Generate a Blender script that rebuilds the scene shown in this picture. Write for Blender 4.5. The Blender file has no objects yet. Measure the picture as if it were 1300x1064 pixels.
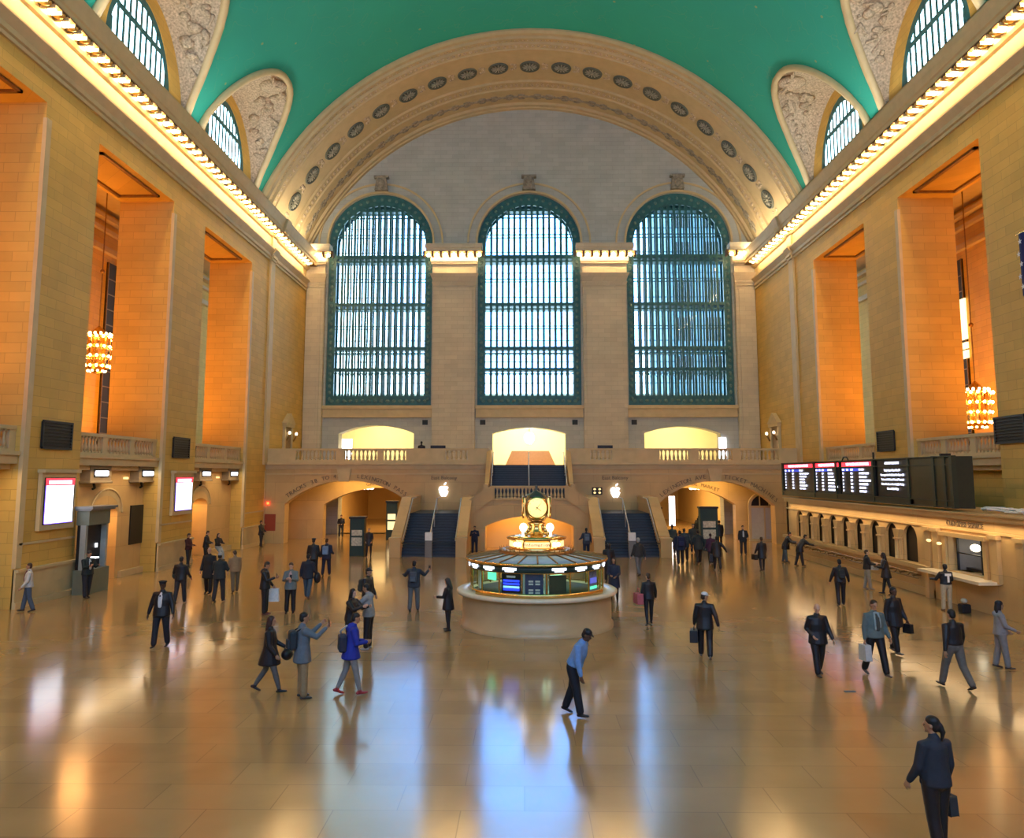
import bpy, bmesh, math, random
from math import sin, cos, pi, sqrt, radians as R_, atan2, asin, acos, tan
from mathutils import Vector, Matrix, Euler
random.seed(7)
SC = bpy.context.scene
COL = SC.collection

# ------------------------------------------------------------------ helpers
class MB:
    """collects shapes into one mesh"""
    def __init__(s): s.v = []; s.f = []; s.sm = []
    def add(s, vs, fs, smooth=False):
        n = len(s.v); s.v += [tuple(p) for p in vs]
        s.f += [tuple(i + n for i in f) for f in fs]; s.sm += [smooth] * len(fs); return s
    def box(s, x0, x1, y0, y1, z0, z1):
        return s.add([(x0,y0,z0),(x1,y0,z0),(x1,y1,z0),(x0,y1,z0),(x0,y0,z1),(x1,y0,z1),(x1,y1,z1),(x0,y1,z1)],
                     [(0,3,2,1),(4,5,6,7),(0,1,5,4),(1,2,6,5),(2,3,7,6),(3,0,4,7)])
    def quad(s, a, b, c, d): return s.add([a,b,c,d], [(0,1,2,3)])
    def prism(s, pts, ax, a0, a1, smooth=False):
        """pts: 2D outline; ax: 'x','y','z' extrusion axis. 2D order: x->(y,z), y->(x,z), z->(x,y)"""
        def P(p, a):
            return {'x': (a,p[0],p[1]), 'y': (p[0],a,p[1]), 'z': (p[0],p[1],a)}[ax]
        n = len(pts); vs = [P(p,a0) for p in pts] + [P(p,a1) for p in pts]
        s.add(vs, [tuple(range(n))[::-1], tuple(range(n, 2*n))])
        s.add(vs, [(i,(i+1)%n,n+(i+1)%n,n+i) for i in range(n)], smooth); return s
    def lathe(s, prof, c=(0,0,0), seg=24, a0=0, a1=2*pi, smooth=True, axis='z', cap=True):
        """prof: (r, h) list"""
        full = abs(a1-a0-2*pi) < 1e-6; m = seg if full else seg+1; vs = []
        for r,h in prof:
            for k in range(m):
                a = a0+(a1-a0)*k/seg; p = (r*cos(a), r*sin(a), h)
                if axis=='y': p = (p[0],p[2],p[1])
                if axis=='x': p = (p[2],p[0],p[1])
                vs.append((c[0]+p[0],c[1]+p[1],c[2]+p[2]))
        fs = []
        for j in range(len(prof)-1):
            for k in range(seg):
                k2 = (k+1)%m
                fs.append((j*m+k,j*m+k2,(j+1)*m+k2,(j+1)*m+k))
        if cap and full:
            if prof[0][0] > 1e-5: fs.append(tuple(range(m))[::-1])
            if prof[-1][0] > 1e-5: fs.append(tuple(range((len(prof)-1)*m, len(prof)*m)))
        return s.add(vs, fs, smooth)
    def cyl(s, c, r, h, seg=16, axis='z', r2=None):
        return s.lathe([(r,0),(r2 if r2 is not None else r,h)], c, seg, axis=axis)
    def ell(s, c, rx, ry, rz, seg=16, rings=10):
        vs=[];fs=[]
        for j in range(rings+1):
            t=-pi/2+pi*j/rings
            for k in range(seg):
                a=2*pi*k/seg; vs.append((c[0]+rx*cos(t)*cos(a),c[1]+ry*cos(t)*sin(a),c[2]+rz*sin(t)))
        for j in range(rings):
            for k in range(seg):
                k2=(k+1)%seg; fs.append((j*seg+k,j*seg+k2,(j+1)*seg+k2,(j+1)*seg+k))
        return s.add(vs,fs,True)
    def tube(s, pts, rad, seg=8, cap=True, up=None, ck=1.0):
        """round (or elliptic: rad items (a,b)) tube along pts, with rounded caps"""
        pts=[Vector(p) for p in pts]; n=len(pts)
        if not isinstance(rad,(list,tuple)): rad=[rad]*n
        rad=[r if isinstance(r,tuple) else (r,r) for r in rad]
        ref=None; P=[];Rr=[];T=[]
        for i,p in enumerate(pts):
            t=(pts[min(i+1,n-1)]-pts[max(i-1,0)]).normalized(); P.append(p);Rr.append(rad[i]);T.append(t)
        if cap:
            e=[(0.5,0.87),(0.87,0.5)]
            a=[(P[0]-T[0]*min(Rr[0])*0.99*ck,(Rr[0][0]*.12,Rr[0][1]*.12),T[0])]+[(P[0]-T[0]*min(Rr[0])*q*ck,(Rr[0][0]*w,Rr[0][1]*w),T[0]) for w,q in e]
            b=[(P[-1]+T[-1]*min(Rr[-1])*q,(Rr[-1][0]*w,Rr[-1][1]*w),T[-1]) for w,q in reversed(e)]+[(P[-1]+T[-1]*min(Rr[-1])*.99,(Rr[-1][0]*.12,Rr[-1][1]*.12),T[-1])]
            L=a+list(zip(P,Rr,T))+b
        else: L=list(zip(P,Rr,T))
        vs=[];fs=[]
        for p,r,t in L:
            if ref is None:
                u=Vector(up) if up else (Vector((1,0,0)) if abs(t.x)<.8 else Vector((0,1,0)))
            else: u=ref
            u=(u-t*u.dot(t)).normalized(); ref=u; w=t.cross(u)
            for k in range(seg):
                a=2*pi*k/seg; vs.append(p+u*(r[0]*cos(a))+w*(r[1]*sin(a)))
        m=len(L)
        for j in range(m-1):
            for k in range(seg):
                k2=(k+1)%seg; fs.append((j*seg+k,j*seg+k2,(j+1)*seg+k2,(j+1)*seg+k))
        if cap: fs += [tuple(range(seg))[::-1], tuple(range((m-1)*seg,m*seg))]
        return s.add(vs,fs,True)
    def mesh(s, name):
        me = bpy.data.meshes.new(name); me.from_pydata(s.v, [], s.f); me.update()
        me.polygons.foreach_set('use_smooth', s.sm)
        bm=bmesh.new(); bm.from_mesh(me); bmesh.ops.recalc_face_normals(bm, faces=bm.faces); bm.to_mesh(me); bm.free()
        return me
    def build(s, name, mat=None, parent=None, loc=None, rz=0, bevel=0):
        me = s.mesh(name); o = bpy.data.objects.new(name, me); COL.objects.link(o)
        if mat: me.materials.append(mat)
        if parent: o.parent = parent
        if loc: o.location = loc
        if rz: o.rotation_euler[2] = rz
        if bevel:
            b=o.modifiers.new('bevel','BEVEL'); b.width=bevel; b.segments=2; b.limit_method='ANGLE'
        return o
def tag(o, label=None, cat=None, group=None, kind=None):
    if label: o['label']=label
    if cat: o['category']=cat
    if group: o['group']=group
    if kind: o['kind']=kind
    return o
def struct(o): o['kind']='structure'; return o
def empty(name, loc=(0,0,0), rz=0, label=None, cat=None, group=None, kind=None):
    o=bpy.data.objects.new(name,None); COL.objects.link(o); o.location=loc; o.rotation_euler[2]=rz
    o.empty_display_size=.2
    return tag(o,label,cat,group,kind)
def inst(name, src, parent=None, loc=(0,0,0), rot=(0,0,0), scale=None):
    """another object on the same mesh"""
    o=bpy.data.objects.new(name,src.data if hasattr(src,'data') else src); COL.objects.link(o)
    o.location=loc; o.rotation_euler=rot
    if scale: o.scale=scale
    if parent: o.parent=parent
    return o
def copy_tree(o, parent=None):
    c=o.copy(); COL.objects.link(c)
    if parent: c.parent=parent
    for ch in o.children: copy_tree(ch,c)
    return c
def plate(outer, holes, th):
    """outline with holes, as a closed slab of thickness th: verts in (u,v,w in [0,th])"""
    cu=bpy.data.curves.new('c','CURVE'); cu.dimensions='2D'; cu.fill_mode='BOTH'; cu.extrude=th/2
    for loop in [outer]+holes:
        sp=cu.splines.new('POLY'); sp.points.add(len(loop)-1)
        for i,p in enumerate(loop): sp.points[i].co=(p[0],p[1],0,1)
        sp.use_cyclic_u=True
    o=bpy.data.objects.new('c',cu); COL.objects.link(o)
    dg=bpy.context.evaluated_depsgraph_get(); dg.update()
    me=bpy.data.meshes.new_from_object(o.evaluated_get(dg))
    vs=[(v.co.x,v.co.y,v.co.z+th/2) for v in me.vertices]; fs=[tuple(p.vertices) for p in me.polygons]
    bpy.data.objects.remove(o); bpy.data.curves.remove(cu); bpy.data.meshes.remove(me)
    return vs,fs
def add_plate(mb, axis, at, outer, holes, th):
    vs,fs=plate(outer,holes,th)
    if axis=='y': vs=[(u,at+w,v) for u,v,w in vs]
    elif axis=='x': vs=[(at+w,u,v) for u,v,w in vs]
    else: vs=[(u,v,at+w) for u,v,w in vs]
    mb.add(vs,fs); return mb
def rect(a,b,c,d): return [(a,c),(b,c),(b,d),(a,d)]
def arch(x0,x1,z0,zs,top,n=20):
    """opening outline: jambs x0..x1 from z0 to spring zs, elliptic head to top"""
    cx=(x0+x1)/2; r=(x1-x0)/2; h=top-zs
    return [(x0,z0),(x1,z0)]+[(cx+r*cos(pi*k/n), zs+h*sin(pi*k/n)) for k in range(n+1)]
def segarch(x0,x1,z0,zs,top,n=16):
    """opening with a flat segmental head"""
    cx=(x0+x1)/2; r=(x1-x0)/2; h=top-zs; Rr=(r*r+h*h)/(2*h); a=asin(r/Rr)
    return [(x0,z0),(x1,z0)]+[(cx+Rr*sin(a-2*a*k/n), top-Rr+Rr*cos(a-2*a*k/n)) for k in range(n+1)]
def text(name, s, size, mat, loc, rot, parent=None, ext=.01, align='CENTER', sx=1, space=1):
    cu=bpy.data.curves.new('t','FONT'); cu.body=s; cu.size=size; cu.extrude=ext; cu.align_x=align; cu.align_y='CENTER'; cu.resolution_u=2
    cu.space_character=space
    o=bpy.data.objects.new('t',cu); COL.objects.link(o)
    dg=bpy.context.evaluated_depsgraph_get(); dg.update()
    me=bpy.data.meshes.new_from_object(o.evaluated_get(dg)); bpy.data.objects.remove(o); bpy.data.curves.remove(cu)
    me.materials.clear(); me.materials.append(mat); me.name=name
    o=bpy.data.objects.new(name,me); COL.objects.link(o); o.location=loc; o.rotation_euler=rot; o.scale=(sx,1,1)
    if parent: o.parent=parent
    return o

# ------------------------------------------------------------------ materials
def new_mat(name):
    m=bpy.data.materials.new(name); m.use_nodes=True; nt=m.node_tree
    return m,nt,nt.nodes['Principled BSDF']
def N(nt,t,**k):
    n=nt.nodes.new(t)
    for a,b in k.items(): setattr(n,a,b)
    return n
def simple(name, col, rough=.6, metal=0, noise=.06, nscale=6, spec=.4, bump=0):
    m,nt,b=new_mat(name); b.inputs['Roughness'].default_value=rough; b.inputs['Metallic'].default_value=metal
    b.inputs['Specular IOR Level'].default_value=spec
    tc=N(nt,'ShaderNodeTexCoord'); nz=N(nt,'ShaderNodeTexNoise'); nz.inputs['Scale'].default_value=nscale; nz.inputs['Detail'].default_value=4
    nt.links.new(tc.outputs['Object'],nz.inputs['Vector'])
    mx=N(nt,'ShaderNodeMix',data_type='RGBA'); 
    mx.inputs['A'].default_value=(*[max(0,c*(1-noise*2)) for c in col],1); mx.inputs['B'].default_value=(*[min(1,c*(1+noise*2)) for c in col],1)
    nt.links.new(nz.outputs['Fac'],mx.inputs['Factor']); nt.links.new(mx.outputs['Result'],b.inputs['Base Color'])
    if bump:
        bp=N(nt,'ShaderNodeBump'); bp.inputs['Strength'].default_value=bump; bp.inputs['Distance'].default_value=.02
        nt.links.new(nz.outputs['Fac'],bp.inputs['Height']); nt.links.new(bp.outputs['Normal'],b.inputs['Normal'])
    return m
def emit(name, col, st):
    m,nt,b=new_mat(name); b.inputs['Base Color'].default_value=(*col,1); b.inputs['Emission Color'].default_value=(*col,1)
    b.inputs['Emission Strength'].default_value=st; b.inputs['Roughness'].default_value=.4
    return m
def stone(name, col, bw=1.3, bh=.55, mort=.018, dark=.62, var=.12, rough=.6, wobble=.1):
    """ashlar blocks: u = x+y along any wall of the hall, v = z"""
    m,nt,b=new_mat(name); L=nt.links.new; b.inputs['Roughness'].default_value=rough; b.inputs['Specular IOR Level'].default_value=.3
    g=N(nt,'ShaderNodeNewGeometry'); sp=N(nt,'ShaderNodeSeparateXYZ'); L(g.outputs['Position'],sp.inputs[0])
    ad=N(nt,'ShaderNodeMath',operation='ADD'); L(sp.outputs['X'],ad.inputs[0]); L(sp.outputs['Y'],ad.inputs[1])
    cb=N(nt,'ShaderNodeCombineXYZ'); L(ad.outputs[0],cb.inputs['X']); L(sp.outputs['Z'],cb.inputs['Y'])
    br=N(nt,'ShaderNodeTexBrick'); L(cb.outputs[0],br.inputs['Vector']); br.inputs['Scale'].default_value=1
    br.inputs['Brick Width'].default_value=bw; br.inputs['Row Height'].default_value=bh; br.inputs['Mortar Size'].default_value=mort
    br.inputs['Mortar Smooth'].default_value=.3; br.inputs['Bias'].default_value=-.1
    br.inputs['Color1'].default_value=(*[c*(1+var) for c in col],1); br.inputs['Color2'].default_value=(*[c*(1-var) for c in col],1)
    br.inputs['Mortar'].default_value=(*[c*dark for c in col],1)
    nz=N(nt,'ShaderNodeTexNoise'); nz.inputs['Scale'].default_value=.8; nz.inputs['Detail'].default_value=6; L(g.outputs['Position'],nz.inputs['Vector'])
    mr=N(nt,'ShaderNodeMapRange'); L(nz.outputs['Fac'],mr.inputs['Value']); mr.inputs['To Min'].default_value=1-wobble*1.6; mr.inputs['To Max'].default_value=1+wobble*1.6
    vm=N(nt,'ShaderNodeVectorMath',operation='SCALE'); L(br.outputs['Color'],vm.inputs[0]); L(mr.outputs[0],vm.inputs['Scale'])
    L(vm.outputs[0],b.inputs['Base Color'])
    bp=N(nt,'ShaderNodeBump'); bp.inputs['Strength'].default_value=.4; bp.inputs['Distance'].default_value=.03; bp.invert=True
    L(br.outputs['Fac'],bp.inputs['Height']); L(bp.outputs['Normal'],b.inputs['Normal'])
    return m
M={}
M['stone']=stone('limestone ashlar',(.63,.40,.095),bw=1.15,bh=.38,mort=.012,dark=.78,var=.07)
M['stone_end']=stone('limestone fine ashlar',(.44,.45,.41),bw=1.0,bh=.36,mort=.012,dark=.8,var=.06)
M['marble']=stone('marble wall panels',(.56,.38,.17),bw=2.6,bh=1.4,mort=.01,dark=.75,var=.05,rough=.35,wobble=.14)
M['plain']=simple('smooth limestone',(.58,.45,.24),.55,noise=.08,nscale=2)
M['cream']=simple('cream plaster',(.78,.70,.50),.7,noise=.03,nscale=1)
M['ochre']=simple('ochre plaster',(.62,.42,.18),.7,noise=.03,nscale=1)
M['orn']=simple('plaster ornament',(.50,.40,.28),.7,noise=.5,nscale=9,bump=1.0)
M['leaf']=simple('grey leaf ornament',(.25,.22,.17),.7,noise=.6,nscale=4,bump=1.0)
M['soffit']=simple('painted soffit plaster',(.50,.39,.22),.7,noise=.08,nscale=1.5)
M['soffitdark']=simple('shade brown soffit',(.16,.09,.04),.8)  # shade put into the colour so nearby bulbs do not wash it out
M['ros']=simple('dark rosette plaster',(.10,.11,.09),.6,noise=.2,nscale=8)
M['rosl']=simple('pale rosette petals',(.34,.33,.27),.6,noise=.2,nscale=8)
M['gilt']=simple('gilded plaster',(.85,.55,.16),.35,metal=.6,noise=.1)
M['bronze']=simple('green painted window metal',(.03,.13,.14),.45,noise=.25,nscale=3)
M['bronzel']=simple('worn green metal ornament',(.10,.20,.19),.5,noise=.4,nscale=12)
M['black']=simple('black painted metal',(.012,.012,.014),.4)
M['vent']=simple('dark grille metal',(.02,.022,.02),.55,noise=.3,nscale=20)
M['brass']=simple('polished brass',(.80,.52,.18),.25,metal=1,noise=.08)
M['brassd']=simple('aged brass',(.30,.18,.07),.4,metal=.8,noise=.2)
M['steel']=simple('steel handrail',(.62,.62,.60),.3,metal=.9)
M['tread']=simple('dark blue grey stair tread',(.045,.06,.085),.5,noise=.1)
M['riser']=simple('stair riser',(.02,.028,.045),.5)
M['slot']=simple('dark recess',(.03,.022,.015),.6)
M['kiosk']=simple('dark green kiosk panel',(.02,.045,.04),.4)
M['poster']=simple('printed poster paper',(.55,.50,.38),.6,noise=.4,nscale=14)
M['red']=simple('rust red panel',(.32,.05,.02),.5)
M['roofglass']=simple('milky roof glass',(.46,.56,.56),.25,noise=.15,nscale=3)
M['letter']=simple('incised letters',(.20,.14,.08),.7)
M['white']=simple('white plastic',(.75,.75,.74),.5)
M['paper']=simple('white card',(.8,.8,.78),.7)
M['grey']=simple('grey cabinet',(.20,.19,.18),.5)
M['skyblue']=simple('blue board',(.02,.05,.16),.4)
M['bulb']=emit('lit bulb',(1.0,.66,.30),72)
M['globe']=emit('lit globe',(1,.86,.58),4)
M['lampw']=emit('white lamp',(1,.93,.8),16)
M['chand']=emit('chandelier bulb',(1.0,.50,.16),45)
M['screenw']=emit('white lit screen',(.90,.92,1.0),2.2)
M['screenv']=emit('violet screen edge',(.20,.12,.9),2)
M['screenr']=emit('red screen header',(1.0,.03,.05),2.2)
M['pinkt']=emit('pale pink letters',(1.0,.62,.85),2.6)
M['whitet']=emit('white blue letters',(.75,.78,1.0),2.6)
M['bluer']=emit('blue screen row',(.02,.05,1.0),1.6)
M['cyan']=emit('pale cyan screen',(.25,.55,.9),1.3)
M['greens']=emit('green screen',(.10,.75,.40),1.6)
M['emblem']=emit('emblem glow',(.92,.94,1.0),1.3)
M['redl']=emit('red lamp',(1,.05,.01),10)
M['clockf']=emit('opal clock face',(1.0,.70,.24),1.1)
M['signw']=emit('lit sign panel',(.80,.85,1.0),2.6)
M['signg']=emit('warm lit letters panel',(1.0,.72,.32),1.0)
def glassmat(name, col, gl=.06):
    m=bpy.data.materials.new(name); m.use_nodes=True; nt=m.node_tree; nt.nodes.clear()
    o=N(nt,'ShaderNodeOutputMaterial'); t=N(nt,'ShaderNodeBsdfTransparent'); g=N(nt,'ShaderNodeBsdfGlossy'); mx=N(nt,'ShaderNodeMixShader')
    t.inputs[0].default_value=(*col,1); g.inputs['Roughness'].default_value=.08; mx.inputs[0].default_value=gl
    nt.links.new(t.outputs[0],mx.inputs[1]); nt.links.new(g.outputs[0],mx.inputs[2]); nt.links.new(mx.outputs[0],o.inputs[0]); return m
M['pane']=glassmat('window glass',(.86,.95,.97))
M['boothglass']=glassmat('booth glass',(.80,.95,.88),.1)
# floor: big polished marble slabs
def floor_mat():
    m,nt,b=new_mat('polished marble floor'); L=nt.links.new
    g=N(nt,'ShaderNodeNewGeometry'); br=N(nt,'ShaderNodeTexBrick'); L(g.outputs['Position'],br.inputs['Vector'])
    br.inputs['Scale'].default_value=1; br.inputs['Brick Width'].default_value=1.8; br.inputs['Row Height'].default_value=.9
    br.inputs['Mortar Size'].default_value=.008; br.inputs['Bias'].default_value=-.2
    br.inputs['Color1'].default_value=(.37,.235,.10,1); br.inputs['Color2'].default_value=(.32,.20,.085,1); br.inputs['Mortar'].default_value=(.26,.165,.075,1)
    nz=N(nt,'ShaderNodeTexNoise'); nz.inputs['Scale'].default_value=.7; nz.inputs['Detail'].default_value=8; L(g.outputs['Position'],nz.inputs['Vector'])
    mr=N(nt,'ShaderNodeMapRange'); L(nz.outputs['Fac'],mr.inputs['Value']); mr.inputs['To Min'].default_value=.78; mr.inputs['To Max'].default_value=1.22
    vm=N(nt,'ShaderNodeVectorMath',operation='SCALE'); L(br.outputs['Color'],vm.inputs[0]); L(mr.outputs[0],vm.inputs['Scale']); L(vm.outputs[0],b.inputs['Base Color'])
    m2=N(nt,'ShaderNodeMapRange'); L(nz.outputs['Fac'],m2.inputs['Value']); m2.inputs['To Min'].default_value=.09; m2.inputs['To Max'].default_value=.19
    L(m2.outputs[0],b.inputs['Roughness']); b.inputs['Specular IOR Level'].default_value=.85
    n2=N(nt,'ShaderNodeTexNoise'); n2.inputs['Scale'].default_value=2.5; L(g.outputs['Position'],n2.inputs['Vector'])
    bp=N(nt,'ShaderNodeBump'); bp.inputs['Strength'].default_value=.12; bp.inputs['Distance'].default_value=.01; L(n2.outputs['Fac'],bp.inputs['Height']); L(bp.outputs['Normal'],b.inputs['Normal'])
    return m
M['floor']=floor_mat()
def ceil_mat():
    m,nt,b=new_mat('blue green painted vault'); L=nt.links.new; b.inputs['Roughness'].default_value=.75
    g=N(nt,'ShaderNodeNewGeometry'); nz=N(nt,'ShaderNodeTexNoise'); nz.inputs['Scale'].default_value=.35; nz.inputs['Detail'].default_value=5; L(g.outputs['Position'],nz.inputs['Vector'])
    mx=N(nt,'ShaderNodeMix',data_type='RGBA'); mx.inputs['A'].default_value=(.013,.32,.25,1); mx.inputs['B'].default_value=(.018,.40,.30,1); L(nz.outputs['Fac'],mx.inputs['Factor'])
    # faint gilded star dots and wandering gold lines
    vo=N(nt,'ShaderNodeTexVoronoi'); vo.inputs['Scale'].default_value=.55; L(g.outputs['Position'],vo.inputs['Vector'])
    lt=N(nt,'ShaderNodeMath',operation='LESS_THAN'); L(vo.outputs['Distance'],lt.inputs[0]); lt.inputs[1].default_value=.05
    n3=N(nt,'ShaderNodeTexNoise'); n3.inputs['Scale'].default_value=.5; n3.inputs['Detail'].default_value=2; L(g.outputs['Position'],n3.inputs['Vector'])
    a=N(nt,'ShaderNodeMath',operation='SUBTRACT'); L(n3.outputs['Fac'],a.inputs[0]); a.inputs[1].default_value=.5
    ab=N(nt,'ShaderNodeMath',operation='ABSOLUTE'); L(a.outputs[0],ab.inputs[0]); l2=N(nt,'ShaderNodeMath',operation='LESS_THAN'); L(ab.outputs[0],l2.inputs[0]); l2.inputs[1].default_value=.004
    l3=N(nt,'ShaderNodeMath',operation='MULTIPLY'); L(l2.outputs[0],l3.inputs[0]); l3.inputs[1].default_value=.15
    sm=N(nt,'ShaderNodeMath',operation='MAXIMUM'); L(lt.outputs[0],sm.inputs[0]); L(l3.outputs[0],sm.inputs[1])
    mu=N(nt,'ShaderNodeMath',operation='MULTIPLY'); L(sm.outputs[0],mu.inputs[0]); mu.inputs[1].default_value=.55
    m3=N(nt,'ShaderNodeMix',data_type='RGBA'); L(mu.outputs[0],m3.inputs['Factor']); L(mx.outputs['Result'],m3.inputs['A']); m3.inputs['B'].default_value=(.45,.38,.12,1)
    L(m3.outputs['Result'],b.inputs['Base Color']); return m
M['ceil']=ceil_mat()

# ------------------------------------------------------------------ dimensions of the hall
XL,XR,XC=-18.0,19.0,.5
YE=64.0          # end wall
YB=55.0          # front of the end balcony
Y0=-8.0          # wall behind the camera
ZF=5.4           # balcony floor
ZO=18.7          # head of the side openings
PIERS=[(-5.4,-1.7),(5.8,9.5),(17.0,20.7),(28.1,31.8),(39.0,43.0),(50.7,54.8)]
BAYS=[(-1.7,5.8),(9.5,17.0),(20.7,28.1),(31.8,39.0),(43.0,50.7)]
LUN=[2.4,13.6,24.9,36.1,47.2]
VC,VR=15.7,20.9  # ceiling circle
SR=20.2          # soffit circle

# floor
struct(MB().box(-30,31,Y0-1,90,-.3,0).build('floor',M['floor']))
# end wall -----------------------------------------------------------------
WINS=[(-16.3,-7.6),(-3.82,4.72),(8.55,17.2)]
mb=MB()
holes=[arch(a,b,10.3,28.25-(b-a)/2,28.25,28) for a,b in WINS]
low=[segarch(-15.1,-8.95,ZF-.2,8.05,8.72),segarch(-2.56,3.38,ZF-.2,8.05,8.52),segarch(9.75,15.9,ZF-.2,8.05,8.62)]
add_plate(mb,'y',YE,rect(-21,22,-.1,38),holes+low+[segarch(-15.0,-6.5,0.0,2.9,3.9),segarch(9.0,16.0,0.0,2.9,3.9)],1.3)
we=struct(mb.build('wall_east',M['stone_end']))
# pilasters with capitals: a face in front of the end wall
def capital(mb,x0,x1,y):
    for d,z0,z1 in [(.10,20.1,20.2),(.16,20.42,20.5),(.10,21.15,22.0),(.28,22.0,22.15),(.9,22.9,23.15),(1.0,23.15,23.5),(.34,22.15,22.9)]:
        mb.box(x0-d*.6,x1+d*.6,y-d,y+.01,z0,z1)
    for d,z0,z1 in [(.16,20.2,20.42),(.42,20.5,21.15)]:
        q=d*.6; mb.add([(x0,y-.03,z0),(x1,y-.03,z0),(x1,y+.01,z0),(x0,y+.01,z0),(x0-q,y-d,z1),(x1+q,y-d,z1),(x1+q,y+.01,z1),(x0-q,y+.01,z1)],[(0,3,2,1),(4,5,6,7),(0,1,5,4),(1,2,6,5),(2,3,7,6),(3,0,4,7)])
mb=MB(); BX=[]; dk=MB()
for i,(x0,x1) in enumerate([(-17.95,-16.45),(-7.45,-3.98),(4.88,8.4),(17.35,18.95)]):
    mb.box(x0,x1,YE-.5,YE+.05,ZF,21.2); mb.box(x0+.25,x1-.25,YE-.58,YE-.5,ZF+1,19.9); capital(mb,x0,x1,YE-.5)
    n=7 if 0<i<3 else 3
    a,b=(x0-.35,x1+.35) if 0<i<3 else ((x0+.5,x1+.4) if i==0 else (x0-.4,x1-.5))
    BX+= [(a+(b-a)*k/(n-1),YE-.5-.66) for k in range(n)]
    w_=(b-a)/(n-1)
    for k in range(n+1): dk.box(a+(k-.5)*w_-.09,a+(k-.5)*w_+.09,YE-1.38,YE-.83,22.5,22.9)  # blocks coloured dark to stand for the dim gaps between bulbs
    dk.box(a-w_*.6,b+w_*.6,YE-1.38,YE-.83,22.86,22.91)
o=mb.build('trim_1',stone('bulb warmed pilaster ashlar',(.56,.49,.35),bw=1.0,bh=.36,mort=.012,dark=.8,var=.06)); struct(o); dk.build('darkened_bracket',M['soffitdark'],o)  # warmth of the bulb light is put into the pilaster stone colour
# sill bands and window surrounds
mb=MB()
for a,b in WINS:
    mb.box(a-.15,b+.15,YE-.32,YE+.05,10.05,10.32); mb.box(a-.1,b+.1,YE-.2,YE+.05,9.55,10.05); mb.box(a-.1,b+.1,YE-.26,YE+.05,9.35,9.55)
    cx=(a+b)/2; r=(b-a)/2; zs=28.25-r
    for rr,d in ((r+.02,.18),(r+.75,.10)):
        ring=[(cx+(rr+.16)*cos(pi*k/32),zs+(rr+.16)*sin(pi*k/32)) for k in range(33)]+[(cx+rr*cos(pi*k/32),zs+rr*sin(pi*k/32)) for k in range(32,-1,-1)]
        add_plate(mb,'y',YE-d,ring,[],d+.05)
struct(mb.build('trim_2',M['plain']))
for (a,b) in WINS:   # cartouche at each arch head
    cx=(a+b)/2; g=MB(); g.prism([(cx-.55,28.45),(cx+.55,28.45),(cx+.4,29.5),(cx-.4,29.5)],'y',YE-.45,YE); g.box(cx-.62,cx+.62,YE-.5,YE,29.5,29.7)
    g.ell((cx,YE-.45,29.0),.3,.18,.4,12,8)
    struct(g.build('trim_3',M['leaf'],bevel=.04))
# small square wall vents beside the lower openings
mb=MB()
for x in (-8.05,-3.35,4.15,8.95):
    o=MB().box(x-.22,x+.22,YE-.04,YE,8.75,9.15).build('wall_vent',M['vent'])
    tag(o,{-8.05:'small square dark vent right of the left balcony opening',-3.35:'small square dark vent left above the middle balcony opening',4.15:'small square dark vent right above the middle balcony opening',8.95:'small square dark vent left above the right balcony opening'}[x],'vent')

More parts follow.
